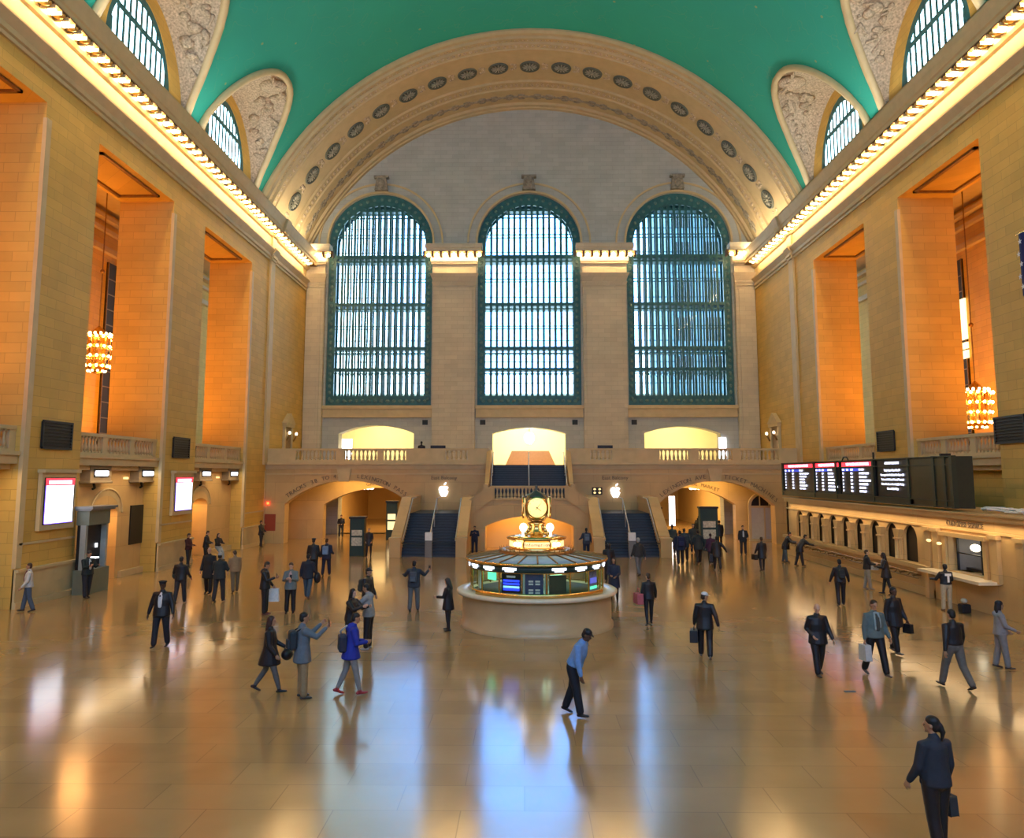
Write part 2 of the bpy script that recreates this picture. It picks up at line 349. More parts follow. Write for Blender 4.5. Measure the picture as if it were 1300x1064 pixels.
# windows -------------------------------------------------------------------
def bigwindow(i,a,b):
    cx=(a+b)/2; r=(b-a)/2; zt=28.25; zs=zt-r
    root=empty('window_%d'%i,(0,0,0)); struct(root)
    y=YE+.25
    inner=arch(a+.62,b-.62,11.15,zs,zt-.95,28)
    fr=MB(); add_plate(fr,'y',y,arch(a-.02,b+.02,10.28,zs,zt+.02,28),[inner],.25)
    add_plate(fr,'y',y+1.0,arch(a-.02,b+.02,10.28,zs,zt+.02,28),[inner],.12)
    f=fr.build('window_frame',M['bronze'],root)
    # ornament studs along the frame
    orn=MB()
    for k in range(26):
        z=10.9+k*.52
        for x in (a+.3,b-.3): orn.ell((x,y-.02,z),.13,.06,.17,8,6)
    for k in range(1,20):
        t=pi*k/20; orn.ell((cx+(r-.35)*cos(t),y-.02,zs+(r-.42)*sin(t)),.14,.06,.14,8,6)
    for k in range(16): orn.ell((a+.5+k*(b-a-1)/15,y-.02,10.72),.17,.05,.14,8,6)
    orn.build('frame_ornament',M['bronzel'],f)
    bars=MB()
    n=15; w=(b-a-1.24)/n
    def top(x):
        d=min(1,abs(x-cx)/(r-.62)); return zs+(zt-.95-zs)*sqrt(max(0,1-d*d))
    for k in range(1,n):
        x=a+.62+k*w; zt_=top(x)
        bars.box(x-.10,x+.10,y,y+.12,11.1,zt_+.05); bars.box(x-.07,x+.07,y+1.0,y+1.1,11.1,zt_+.05)
    def hw(z):
        if z<=zs: return r-.6
        q=(z-zs)/(zt-.95-zs); return (r-.6)*sqrt(max(.02,1-q*q))
    for z,h,dp in [(26.85,.16,.9),(26.5,.10,.1),(26.2,.10,.1),(24.75,.07,.1),(24.48,.07,.1),(22.85,.30,1.05),(22.45,.14,1.0),(20.95,.07,.1),(20.7,.07,.1),(18.8,.26,1.05),(18.4,.10,1.0),(16.95,.07,.1),(16.72,.07,.1),(15.1,.28,1.05),(14.7,.08,1.0),(13.35,.24,1.05),(13.0,.08,.1),(12.2,.05,.1)]:
        q=hw(z); bars.box(cx-q,cx+q,y+.02,y+.02+dp,z-h/2,z+h/2)
    for z in (23.5,19.6,15.9,14.1,25.6,21.7): 
        q=hw(z); bars.box(cx-q,cx+q,y+1.02,y+1.07,z-.03,z+.03)
    bars.build('glazing_bars',M['bronze'],root)
    orn=MB()
    random.seed(i)
    for k in range(n):
        x=a+.62+(k+.5)*w
        orn.tube([(x-w*.3,y+.05,12.95),(x,y+.05,12.7),(x+w*.3,y+.05,12.95)],.035,6)
    orn.build('bar_scrollwork',M['bronze'],root)
    g=MB(); add_plate(g,'y',y+1.08,arch(a+.6,b-.6,11.12,zs,zt-.93,28),[],.02)
    g.build('pane',M['pane'],root)
    return root
for i,(a,b) in enumerate(WINS): bigwindow(i+1,a,b)

# buildings seen dimly through the outer windows
def tower(x0,x1,y0,y1,h,label,mat):
    root=empty('office_building',((x0+x1)/2,(y0+y1)/2,0)); tag(root,label,'building')
    c=root.location
    MB().box(x0-c.x,x1-c.x,y0-c.y,y1-c.y,0,h).build('facade',mat,root)
    W_=MB().box(0,2.0,-.05,0,0,2.8).mesh('facade_window'); W_.materials.append(M['slot'])
    for k in range(int((x1-x0)/3.6)):
        for j in range(1,int(h/4.6)): inst('facade_window',W_,root,(x0-c.x+.9+k*3.6,y0-c.y,2+j*4.6))
M['fac1']=simple('blue grey masonry',(.22,.36,.40),.8); M['fac2']=simple('pale green masonry',(.42,.52,.50),.8)
tower(17,31,92,106,62,'blue grey office block filling the view outside the right tall window',M['fac1'])
tower(-52,-29.5,100,112,30,'pale grey green block low behind the left tall window',M['fac2'])

# side walls -------------------------------------------------------------------
def side(s):
    """s=-1 left, +1 right"""
    X=XL if s<0 else XR
    def bx(mb,d0,d1,y0,y1,z0,z1):   # d measured outwards from the hall face
        xa,xb=X+s*d0,X+s*d1; mb.box(min(xa,xb),max(xa,xb),y0,y1,z0,z1)
    mb=MB()
    for p in PIERS: bx(mb,0,2.8,p[0],p[1],-.05,ZO)
    bx(mb,0,2.8,Y0,YE+.1,ZO,24.0)                         # wall over the openings
    # panels sunk into the opening heads
    bx(mb,0,2.8,54.8,YE+.1,ZF,ZO)                     # solid end stretch beside the balcony
    bx(mb,0,2.8,54.8,YE+.1,-.05,ZF)
    bx(mb,0,2.8,Y0-.1,-5.4,-.05,ZO)
    for b in BAYS:                                       # wall below the side galleries
        if s<0 and b[0]>30: continue
        bx(mb,.8,2.8,b[0]-.05,b[1]+.05,-.05,ZF)
    # the aisle outside: far wall, floor, ceiling
    bx(mb,9.0,9.4,Y0,YE+6,-.05,24)
    bx(mb,2.7,9.4,YE+5.8,YE+6.1,-.05,24); bx(mb,2.7,9.4,Y0-.2,Y0,-.05,24)
    # wall above the cornice holding the half round windows
    hol=[arch(c-3.2,c+3.2,24.0,24.3,28.1,24) for c in LUN]
    vs,fs=plate(rect(Y0,YE+1,23.3,33),hol,.2)
    vs=[(X+s*(.7+w),u,v) for u,v,w in vs]; mb.add(vs,fs)
    bx(mb,-.0,1.0,Y0,YE,23.2,24.0)
    o=struct(mb.build('wall_left' if s<0 else 'wall_right',M['stone']))
    mb=MB(); bx(mb,2.7,9.1,Y0,YE+6,5.0,ZF); struct(mb.build('trim_4' ,M['plain']))
    mb=MB(); bx(mb,2.7,9.1,Y0,YE+6,21.6,22.0)
    for z,d in ((20.9,.5),(20.2,.25),(18.9,.3),(19.1,.15)): bx(mb,9.0-d,9.05,Y0,YE+5,z,z+.25)
    struct(mb.build('trim_5',M['plain']))
    # coffer frames under the opening heads
    mb=MB()
    for b in BAYS:
        for q in ((.35,.5,.0,.0),(2.3,2.45,0,0)): bx(mb,q[0],q[1],b[0]+.9,b[1]-.9,ZO-.10,ZO+.01)
        bx(mb,.35,2.45,b[0]+.9,b[0]+1.05,ZO-.10,ZO+.01); bx(mb,.35,2.45,b[1]-1.05,b[1]-.9,ZO-.10,ZO+.01)
    struct(mb.build('trim_6',M['brassd']))
    # tall dark openings in the far aisle wall
    for k,b in enumerate([16,27.1,38.3,49.4]):
        w=empty('window_%d'%(20+k+(10 if s>0 else 0))); struct(w)
        m2=MB(); bx(m2,8.9,9.02,b,b+2.2,5.9,18.4); m2.build('dark_pane',M['slot'],w)
        m2=MB()
        for z in range(7,18,1): bx(m2,8.84,8.95,b,b+2.2,z+.3,z+.36)
        for q in (0,1.1,2.14): bx(m2,8.84,8.95,b+q,b+q+.07,5.9,18.4)
        m2.build('glazing_bars',M['brassd'],w)
        if s>0 and k==3:
            m2=MB()
            for z0,z1 in ((13.2,15.8),(12.0,12.5),(12.6,13.0)): bx(m2,8.8,8.9,b-.2,b+.5,z0,z1)
            m2.build('lit_pane',emit('pale lit pane',(1,.85,.45),1.5),w)
    # cornice
    prof=[(0,19.8),(.10,19.8),(.10,19.95),(.05,19.98),(.16,20.02),(.16,20.2),(.10,20.22),(.10,20.28),(.34,20.58),(.34,20.68),(.06,20.72),(.06,21.5),(.2,21.56),(.30,21.66),(.34,21.75),(.34,21.85),(.88,21.9),(.88,22.1),(.95,22.15),(1.02,22.5),(1.1,22.75),(1.1,22.85),(.3,22.9),(.3,23.3),(-.3,23.4),(-.3,19.8)]
    mb=MB(); mb.prism([(X-s*d,z) for d,z in prof],'y',Y0,YE-.05)
    corn=struct(mb.build('trim_%d'%(7 if s<0 else 8),M['plain']))
    mb=MB(); a_,b_=sorted((X-s*.34,X-s*.88)); mb.box(a_,b_,Y0,YE-.05,21.83,21.86); mb.build('dark_soffit',M['soffitdark'],corn)  # dark strip paints shade on the soffit between the bulbs
    # cornice breaks forward over the end stretch
    mb=MB()
    for y in (54.2,): mb.prism([(X-s*(d+.14 if d>0 else d),z) for d,z in prof],'y',y,y+.9)
    bx(mb,-.14,.1,54.2,55.1,ZF,19.9)
    struct(mb.build('trim_9',M['plain']))
    # brackets, gilded rosettes and bulbs under the cornice
    br=MB(); y=26.2-.85*36; ros=None
    lab='bare warm bulb in the long row under the %s cornice'%('left' if s<0 else 'right')
    while y<62.6:
        if y>Y0+1:
            xa,xb=sorted((X-s*.34,X-s*.86))
            br.box(xa,xb,y+.2,y+.27,21.68,21.93); br.box(xa,xb,y-.27,y-.2,21.68,21.93)
            if y>24:
                if ros is None:
                    ros=MB().ell((0,0,0),.24,.15,.13,10,6).build('gilded_rosette',M['gilt'],corn,(X-s*.62,y+.425,21.80))
                else: inst('gilded_rosette',ros,corn,(X-s*.62,y+.425,21.80))
            bulb((X-s*.60,y,21.74),'cornice bulbs on the %s'%('left' if s<0 else 'right'),lab)
        y+=.85
    br.build('bracket',M['plain'],corn)
BULB=None
def bulb(p,group,label):
    global BULB
    if BULB is None:
        BULB=MB().ell((0,0,0),.15,.15,.15,10,7).build('light_bulb',M['bulb']); o=BULB
    else: o=inst('light_bulb',BULB)
    o.location=p; tag(o,label,'light bulb',group)
side(-1); side(1)
for i,(x,y) in enumerate(BX):
    n={0:'left corner',1:'left middle',2:'right middle',3:'right corner'}[0 if i<3 else 1 if i<10 else 2 if i<17 else 3]
    bulb((x,y,22.62),'bulbs on the %s pilaster'%n,'bare warm bulb on the %s pilaster capital of the end wall'%n)
# ------------------------------------------------------------------ ceiling
def circ(x,R):
    return VC+sqrt(max(0,R*R-(x-XC)**2))
XW=.7 # lunette wall plane behind the hall face
A=4.75 # half width of the lunettes
def lun_profile(dy):
    """height of the lunette vault at the wall for an offset dy along the wall"""
    q=min(1,abs(dy)/A); return 23.6+(28.9-23.6)*sqrt(max(0,1-q**2.3))
def lun_hit(dy,s):
    """where the lunette surface (rising inwards) meets the ceiling: distance from centre, height"""
    xw=(XR+XW if s>0 else XL-XW)-XC; h=lun_profile(dy); hm=(h-23.6)/5.3
    sl=.20*hm
    r=abs(xw); t=0
    while t<8:
        z=h+sl*t; x=r-t
        if x*x+(z-VC)**2<VR*VR: break
        t+=.02
    return r-t,h+sl*t
ys=[]
y=Y0
cs=sorted(LUN)
while y<53.6: ys.append(y); y+=.3
ys+= [53.6]+[c+d for c in LUN for d in (-A,A,0)]
ys=sorted(set(round(v,3) for v in ys))
K=36
def start(y,s):
    for c in LUN:
        if abs(y-c)<A-1e-4:
            x,z=lun_hit(y-c,s); return atan2(z-VC,x)
    return asin((23.4-VC)/VR)
mb=MB(); vs=[]; fs=[]
for y in ys:
    aR=start(y,1); aL=pi-start(y,-1)
    for k in range(K+1):
        a=aR+(aL-aR)*k/K; vs.append((XC+VR*cos(a),y,VC+VR*sin(a)))
for j in range(len(ys)-1):
    for k in range(K): fs.append((j*(K+1)+k,j*(K+1)+k+1,(j+1)*(K+1)+k+1,(j+1)*(K+1)+k))
mb.add(vs,fs,True); co=struct(mb.build('ceiling',M['ceil']))
# lunettes: curved plaster surfaces from the half round windows up to the ceiling, with a plain rib
for s in (-1,1):
    for i,c in enumerate(LUN):
        root=empty('window_%d'%(4+i+(6 if s>0 else 0))); struct(root)
        X=XL if s<0 else XR; xw=X+s*XW
        surf=MB(); rib=MB(); n=48; v=[];rv=[]
        for j in range(n+1):
            dy=-A+2*A*j/n; x1,z1=lun_hit(dy,s); x0=abs((X+s*XW)-XC); z0=lun_profile(dy)
            for q in range(9):
                t=q/8; v.append((XC+s*(x0+(x1-x0)*t),c+dy,z0+(z1-z0)*t))
            # rib following the edge on the ceiling
            dx,dz=x1,z1-VC; L=sqrt(dx*dx+dz*dz); 
            rv.append((XC+s*(x1-dx/L*.08),c+dy,z1-dz/L*.08))
        surf.add(v,[(j*9+q,j*9+q+1,(j+1)*9+q+1,(j+1)*9+q) for j in range(n) for q in range(8)],True)
        surf.build('lunette_vault',M['orn'],root)
        rib.tube(rv,.22,8); rib.build('edge_rib',M['plain'],root)
        # relief figures in low relief on the vault flanks
        if i>=2:
            rel=MB(); rnd=random.Random(i*7+s)
            for k in range(46):
                dy=rnd.uniform(1.2,4.2)*(1 if k%3 else -1); t=rnd.uniform(.25,.85)
                x1,z1=lun_hit(dy,s); x0=abs((X+s*XW)-XC); z0=lun_profile(dy)
                p=(XC+s*(x0+(x1-x0)*t),c+dy,z0+(z1-z0)*t-.05)
                if rnd.random()<.5: rel.ell(p,.12+rnd.random()*.3,.12+rnd.random()*.3,.1+rnd.random()*.2,7,5)
                else:
                    q=Vector(p); d=Vector((rnd.uniform(-.5,.5),rnd.uniform(-.4,.4),rnd.uniform(-.5,.5))); rel.tube([q,q+d*.5,q+d],[.1,.07,.03],6)
            # cartouche near the tip
            x1,z1=lun_hit(.2,s); x0=abs((X+s*XW)-XC); z0=lun_profile(.2)
            p=(XC+s*(x0+(x1-x0)*.75),c+.3,z0+(z1-z0)*.75-.1)
            rel.ell(p,.9,.7,.35,12,8)
            for a in range(9): rel.tube([p,(p[0]-s*(.5+.2*cos(a)),p[1]+1.6*cos(a*.7),p[2]+.5*sin(a*.7)-.1)],[.12,.04],6)
            rel.build('relief_figures',M['orn'],root)
        # frame, bars and pane
        fr=MB(); out=arch(c-3.22,c+3.22,23.95,24.3,28.12,24); inn=arch(c-2.85,c+2.85,24.3,24.5,27.7,24)
        vs2,fs2=plate(out,[inn],.06); fr.add([(X+s*(.72+w),u,vv) for u,vv,w in vs2],fs2)
        fr.build('window_frame',M['bronze'],root)
        bars=MB()
        for k in range(-5,6):
            yy=c+k*.54; top=24.5+3.2*sqrt(max(0,1-(k*.54/2.85)**2)); xa,xb=sorted((X+s*.72,X+s*.74)); bars.box(xa,xb,yy-.10,yy+.10,24.2,top)
        for z in (26.4,):
            xa,xb=sorted((X+s*.70,X+s*.74)); bars.box(xa,xb,c-2.3,c+2.3,z-.14,z+.14)
        bars.build('glazing_bars',M['bronze'],root)
        g=MB(); vs2,fs2=plate(arch(c-2.9,c+2.9,24.2,24.5,27.75,24),[],.02); g.add([(X+s*(.745+w),u,vv) for u,vv,w in vs2],fs2); g.build('pane',M['pane'],root)
# soffit arch at the end of the vault
def ringpts(R,y,n=64,z0=23.2):
    a0=asin((z0-VC)/R); return [(XC+R*cos(a0+(pi-2*a0)*k/n),y,VC+R*sin(a0+(pi-2*a0)*k/n)) for k in range(n+1)]
def strip(mb,r0,y0,r1,y1,n=64):
    a=ringpts(r0,y0,n); b=ringpts(r1,y1,n); m=n+1
    mb.add(a+b,[(k,k+1,m+k+1,m+k) for k in range(n)],True)
mb=MB()
prof=[(21.2,53.3),(20.75,53.3),(20.6,53.45),(20.6,53.75),(20.42,53.8),(20.42,54.0),(20.5,54.05),(20.5,54.35),(20.3,54.4),(20.3,54.9),(20.2,54.95),(20.2,55.1),(20.3,55.15),(20.3,59.6),(20.15,59.65),(20.15,59.85),(20.22,59.9),(20.22,60.7),(20.1,60.75),(20.1,61.0),(20.2,61.05),(20.2,63.2),(20.0,63.25),(20.0,63.6),(19.9,63.65),(19.9,64.1)]
for (r0,y0),(r1,y1) in zip(prof,prof[1:]): strip(mb,r0,y0,r1,y1)
strip(mb,21.5,53.3,21.5,66)
so=struct(mb.build('trim_10',M['soffit']))
# carved bands on the soffit: egg and dart, beads, leaf blocks
def along(R,y,n,fn,z0=24.2,off=0):
    a0=asin((z0-VC)/R)
    for k in range(n):
        a=a0+(pi-2*a0)*(k+.5+off)/n; fn(a,(XC+R*cos(a),y,VC+R*sin(a)))
def blob(mb,a,p,rt,ry,rn):
    # flattened ball with its tangent axis along the arch
    T=Vector((-sin(a),0,cos(a))); Nn=Vector((cos(a),0,sin(a))); n0=len(mb.v); t=MB().ell((0,0,0),rt,ry,rn,8,6)
    mb.add([Vector(p)+T*v[0]+Vector((0,1,0))*v[1]+Nn*v[2] for v in t.v],t.f,True)
mb=MB()
along(20.52,54.2,150,lambda a,p:blob(mb,a,p,.10,.14,.06)); along(20.32,54.65,110,lambda a,p:blob(mb,a,p,.16,.2,.07)); along(20.23,60.3,110,lambda a,p:blob(mb,a,p,.15,.3,.06))
mb.build('carved_band',M['orn'],so)
mb=MB()
def leafy(a,p):
    for q,(dt,dy) in enumerate([(0,0),(.5,.25),(-.5,.25),(.5,-.25),(-.5,-.25),(.9,0),(-.9,0)]):
        T=Vector((-sin(a),0,cos(a))); c=Vector(p)+T*dt+Vector((0,dy,0)); blob(mb,a,c,.34,.22,.1)
along(20.2,62.2,20,leafy)
mb.build('leaf_band',M['leaf'],so)
mb=MB(); along(20.26,57.5,19,lambda a,p:[blob(mb,a,Vector(p)+Vector((-sin(a),0,cos(a)))*d+Vector((0,e,0)),.16,.16,.06) for d,e in ((1.15,.25),(1.15,-.25),(1.15,0),(-1.05,.35),(-1.05,-.35))])
mb.build('scroll_relief',M['orn'],so)
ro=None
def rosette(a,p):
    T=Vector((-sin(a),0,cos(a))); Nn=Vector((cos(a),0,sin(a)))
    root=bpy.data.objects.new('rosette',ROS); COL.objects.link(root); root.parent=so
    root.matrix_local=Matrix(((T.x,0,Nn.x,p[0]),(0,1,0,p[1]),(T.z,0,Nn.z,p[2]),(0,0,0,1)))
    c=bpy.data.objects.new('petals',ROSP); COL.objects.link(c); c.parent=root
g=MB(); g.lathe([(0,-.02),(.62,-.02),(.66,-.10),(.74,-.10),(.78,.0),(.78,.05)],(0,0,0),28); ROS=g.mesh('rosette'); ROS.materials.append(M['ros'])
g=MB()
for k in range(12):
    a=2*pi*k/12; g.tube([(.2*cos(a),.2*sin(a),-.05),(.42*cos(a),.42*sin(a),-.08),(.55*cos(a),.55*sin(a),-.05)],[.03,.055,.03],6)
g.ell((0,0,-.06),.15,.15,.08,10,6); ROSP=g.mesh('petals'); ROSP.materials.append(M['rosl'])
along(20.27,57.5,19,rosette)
# wall behind the camera with three tall openings to the west sky
mb=MB(); add_plate(mb,'y',Y0-1.2,rect(-28,29,-.1,38),[arch(a,b,10.3,24,28.25,20) for a,b in WINS],1.2)
struct(mb.build('wall_west',M['stone']))

# ------------------------------------------------------------------ end balcony
def balusters(parent,p0,p1,z,h,n,style='baluster'):
    """row of turned balusters as parts"""
    global BAL
    p0=Vector(p0);p1=Vector(p1)
    for k in range(n):
        p=p0.lerp(p1,(k+.5)/n); inst(style,BAL,parent,(p.x,p.y,z),(0,0,0),(1,1,h/.62))
g=MB(); g.box(-.085,.085,-.085,.085,0,.07); g.lathe([(.05,.07),(.085,.12),(.09,.2),(.05,.36),(.04,.44),(.06,.5),(.06,.55)],(0,0,0),10); g.box(-.08,.08,-.08,.08,.55,.62)
BAL=g.mesh('baluster'); BAL.materials.append(M['plain'])
mb=MB()
def frontpart(x0,x1,ar):
    # balcony front built as outline with the arch cut from below
    o=[(x0,-.05)]+( [(ar[0][0],-.05)]+[p for p in reversed(ar[2:])]+[(ar[1][0],-.05)] )+[(x1,-.05),(x1,5.1),(x0,5.1)]
    return o
aL=segarch(-16.6,-7.9,-.05,2.7,4.32,24); aR=segarch(9.15,17.25,-.05,2.6,4.28,24)
add_plate(mb,'y',YB,frontpart(-18.05,-2.3,aL),[],1.0); add_plate(mb,'y',YB,frontpart(2.95,19.05,aR),[],1.0)
mb.box(-2.35,3.0,56.2,56.9,-.05,5.39)
# inner, lower arches of the two passages
iL=segarch(-14.9,-6.2,-.05,2.5,3.75,20); iR=segarch(8.2,15.6,-.05,2.5,3.75,20)
def inner(x0,x1,ar): return [(x0,-.05),(ar[0][0],-.05)]+[p for p in reversed(ar[2:])]+[(ar[1][0],-.05),(x1,-.05),(x1,5.1),(x0,5.1)]
add_plate(mb,'y',59.0,inner(-18.05,-2.3,iL),[],.8); add_plate(mb,'y',59.0,inner(2.95,19.05,iR),[],.8)
mb.box(-3.0,-2.3,55.5,64,-.05,5.1); mb.box(2.95,3.6,55.5,64,-.05,5.1)
struct(mb.build('wall_balcony',M['marble']))
mb=MB()
for a,b in ((-18.0,-2.3),(2.95,19.0)):
    mb.box(a,b,YB-.10,YE,5.1,ZF); mb.box(a,b,YB-.30,YB,5.4,5.58); mb.box(a,b,YB-.16,YB,5.22,5.4); mb.box(a,b,YB-.06,YB,4.72,4.80)
    mb.box(a,b,56,YE,4.9,5.1)
mb.box(-2.3,2.95,56.9,YE,5.1,ZF)
for x in (-12.5,13.2):    # keystone
    mb.prism([(x-.35,4.25),(x+.35,4.25),(x+.5,5.15),(x-.5,5.15)],'y',YB-.16,YB)
struct(mb.build('trim_11',M['plain']))
def balustrade(x0,x1,sections,label):
    root=empty('balustrade',((x0+x1)/2,YB,5.58)); tag(root,label,'balustrade'); cx=root.location.x
    g=MB(); g.box(x0-cx,x1-cx,-.16,.22,.82,.95); g.box(x0-cx,x1-cx,-.12,.18,0,.14); g.build('rail',M['plain'],root)
    e=x0
    for a,b in sections+[(x1,x1)]:
        if a>e: MB().box(e-cx,a-cx,-.13,.18,.14,.82).build('pedestal',M['plain'],root)
        e=b
    for a,b in sections: balusters(root,(a-cx,.03,0),(b-cx,.03,0),.14,.68,max(2,int((b-a)/.27)))
    return root
balustrade(-17.98,-2.45,[(-15.9,-13.1),(-12.5,-10.2),(-9.8,-8.2),(-5.5,-3.9)],'stone balustrade on the end balcony, left of the central stair')
balustrade(3.1,18.98,[(4.6,6.1),(9.4,11.4),(12.1,14.4),(15.0,17.6)],'stone balustrade on the end balcony, right of the central stair')
# rooms behind the balcony openings and behind the passages
mb=MB()
mb.box(-18,19,71,71.3,4.9,12); mb.box(-18,19,YE+1.3,71,ZF-.3,ZF)
mb.box(-18,19,YE+1.3,71,10.6,10.9)
for x in (-17.6,-6.2,-3.6,4.2,6.6,17.6): mb.box(x,x+.4,YE+1.25,71,ZF,10.7)
o=struct(mb.build('wall_upper_room',M['cream']))
mb=MB(); mb.box(-18,19,86,86.3,0,5.5); mb.box(-18,19,YE+1.3,86,4.4,4.7)
for x in (-17.3,-6.4,8.0,16.6): mb.box(x,x+.4,YE+1.3,86,0,4.5)
struct(mb.build('wall_passage',M['ochre']))
# landing block with the arched niche below
X0,X1=-3.35,4.05
mb=MB()
ni=segarch(-2.43,3.1,-.05,1.5,2.12,20)
o=[(X0,-.05),(ni[0][0],-.05)]+[p for p in reversed(ni[2:])]+[(ni[1][0],-.05),(X1,-.05),(X1,3.12),(X0,3.12)]
add_plate(mb,'y',50.0,o,[],.6)
mb.box(X0,X1,50.6,55.0,2.9,3.12)
for a,b in ((X0,-2.43),(3.1,X1)): mb.box(a,b,50.5,55.0,-.05,2.95)
struct(mb.build('wall_landing',M['marble']))
mb=MB(); mb.box(-2.5,3.2,52.4,52.6,-.05,2.95); struct(mb.build('wall_niche',M['ochre']))
def steps(parent,name,x0,x1,y0,z0,n,run,rise,mat):
    g=MB()
    for k in range(n): g.box(x0,x1,y0+k*run,y0+n*run+.02,z0+k*rise,z0+(k+1)*rise)
    return g.build(name,mat,parent)
def flight(x0,x1,side_,label):
    root=empty('staircase',((x0+x1)/2,46.3,0)); tag(root,label,'stairs'); ox=root.location.x; oy=46.3
    n=15; run=.262; rise=2.3/n
    g=MB()
    for k in range(n):
        g.box(x0-ox,x1-ox,k*run,4.0,k*rise,(k+1)*rise)
    g.box(x0-ox,x1-ox,3.9,8.7,2.0,2.3)
    g.build('steps',M['tread'],root)
    g=MB()
    for k in range(n): g.box(x0-ox,x1-ox,k*run-.03,k*run+.03,(k+1)*rise-.03,(k+1)*rise+.008)
    g.build('step_nosing',M['riser'],root)
    xi=x1 if side_<0 else x0; xo=x0 if side_<0 else x1; s=side_
    def slope(u): return .58*u
    # parapets: inner and outer
    for nm,xa,xb in (('inner_parapet',xi-s*.0,xi-s*.5),('outer_parapet',xo,xo+s*.5)):
        a,b=sorted((xa-ox,xb-ox)); g=MB()
        g.prism([(-.45,0),(-.45,.95),(.1,1.0),(3.9,3.15),(8.7,3.15),(8.7,0)],'x',a,b); g.box(a-.06,b+.06,-.6,.05,0,1.0); g.box(a-.1,b+.1,-.65,.1,1.0,1.12)
        g.prism([(.0,1.06),(3.88,3.17),(8.7,3.17),(8.7,3.3),(3.85,3.3),(.0,1.2)],'x',a-.06,b+.06)
        g.build(nm,M['marble'],root)
    # handrails
    g=MB()
    for xx in (x0-ox+.12,x1-ox-.12,0): g.tube([(xx,-.1,.95),(xx,3.9,3.22),(xx,5.5,3.25)],.035,8)
    for u in (0,1.3,2.6,3.9): g.tube([(0,u,slope(u)),(0,u,.98+slope(u))],.03,6)
    g.build('handrail',M['steel'],root)
    g=MB(); g.tube([(x0-ox-.2*0,-.2,.78),(x1-ox,-.2,.78)],.03,6); g.build('cross_bar',M['black'],root)
    g=MB(); g.box(-.2,.2,-.32,-.02,0,.95); g.build('post',M['grey'],root)
    g=MB(); g.box(-.2,.2,-.36,-.02,.95,1.4); g.build('post_sign',M['paper'],root)
    return root
flight(-7.15,-3.85,-1,'left side stair with dark blue treads climbing beside the landing block')
flight(4.55,7.85,1,'right side stair with dark blue treads climbing beside the landing block')
# link steps from the side landings up to the central landing
# central landing balustrade with splayed ends
root=empty('balustrade',(.35,50,3.12)); tag(root,'stone balustrade of the central stair landing, behind the clock','balustrade')
g=MB(); g.box(-2.45,2.45,-.14,.2,.76,.9); g.box(-2.45,2.45,-.1,.16,0,.12); g.box(-2.45,-2.2,-.12,.18,.1,.8); g.box(2.2,2.45,-.12,.18,.1,.8)
for s in (-1,1):
    g.prism([(s*2.4,.0),(s*3.72,-.95),(s*3.72,.02),(s*2.4,.9)],'y',-.14,.18)
    g.prism([(s*2.4,.78),(s*3.76,-.08),(s*3.76,.06),(s*2.4,.92)],'y',-.18,.22)
g.build('rail',M['marble'],root); balusters(root,(-2.15,.03,0),(2.15,.03,0),.12,.64,19)
# upper central stair
root=empty('staircase',(.33,52,3.12)); tag(root,'upper middle stair of dark blue steps rising through the balcony gap','stairs')
n=15; g=MB()
for k in range(n): g.box(-2.62,2.62,k*.28,4.25,-.02+k*2.28/n,(k+1)*2.28/n)
g.build('steps',M['tread'],root)
g=MB()
for k in range(n): g.box(-2.62,2.62,k*.28-.03,k*.28+.03,(k+1)*2.28/n-.03,(k+1)*2.28/n+.008)
g.build('step_nosing',M['riser'],root)
g=MB()
for x in (-2.5,0,2.5): g.tube([(x,-.05,.9),(x,4.2,3.15),(x,5.0,3.2)],.035,8); [g.tube([(x,u,.54*u),(x,u,.54*u+.93)],.028,6) for u in (0,1.4,2.8,4.2)]
g.build('handrail',M['steel'],root)
for s in (-1,1):
    a,b=sorted((s*2.62,s*2.9)); MB().prism([(-1.7,0),(0,0),(4.4,2.3),(4.4,3.3),(3.0,3.3),(0,1.0),(-1.7,1.0)],'x',a,b).build('parapet',M['marble'],root)
# rust coloured box seen in the middle balcony room
root=empty('ramp_wall',(.55,68,ZF)); tag(root,'brown trapezoid partition standing in the bright room behind the central stair','partition')
g=MB(); g.prism([(-2.2,0),(2.2,0),(1.6,1.35),(-1.6,1.35)],'y',-.2,.2); g.build('panel',simple('brown panel',(.30,.16,.10),.6),root)

# writing cut in the marble
def inscription(s,ar,cx,side_,y,label,size=.42,gap=.34,off=.32):
    x0,x1=ar[0][0],ar[1][0]; r=(x1-x0)/2; top=max(p[1] for p in ar); h=top-ar[2][1]; Rr=(r*r+h*h)/(2*h); c=(x0+x1)/2
    root=empty('inscription',(c,y,top)); tag(root,label,'lettering')
    R=Rr+off; n=len(s); mid=side_*(n*size*.68/2+gap)/R
    for k,ch in enumerate(s):
        if ch==' ': continue
        a=mid+(k-(n-1)/2)*size*.68/R
        o=text('letter',ch,size,M['letter'],(R*sin(a),-.02,Rr*-1+R*cos(a)),(pi/2,a,0),root,ext=.02)
    return root
inscription('TRACKS 38 TO 42',aL,0,-1,YB,'dark letters over the left half of the left balcony arch',.40,.5)
inscription('LEXINGTON PASS',aL,0,1,YB,'dark letters over the right half of the left balcony arch',.40,.6)
inscription('LEXINGTON AVE',aR,0,-1,YB,'dark letters over the left half of the right balcony arch',.40,.6)
inscription('TICKET MACHINES',aR,0,1,YB,'dark letters over the right half of the right balcony arch',.40,.6)
inscription('GRAYBAR PASSAGE',iL,0,1,59,'dark letters over the inner arch of the left passage',.38,-1.2)
inscription('LEXINGTON PASSAGE MARKET',iR,0,-1,59,'dark letters over the inner arch of the right passage',.34,-2.6)
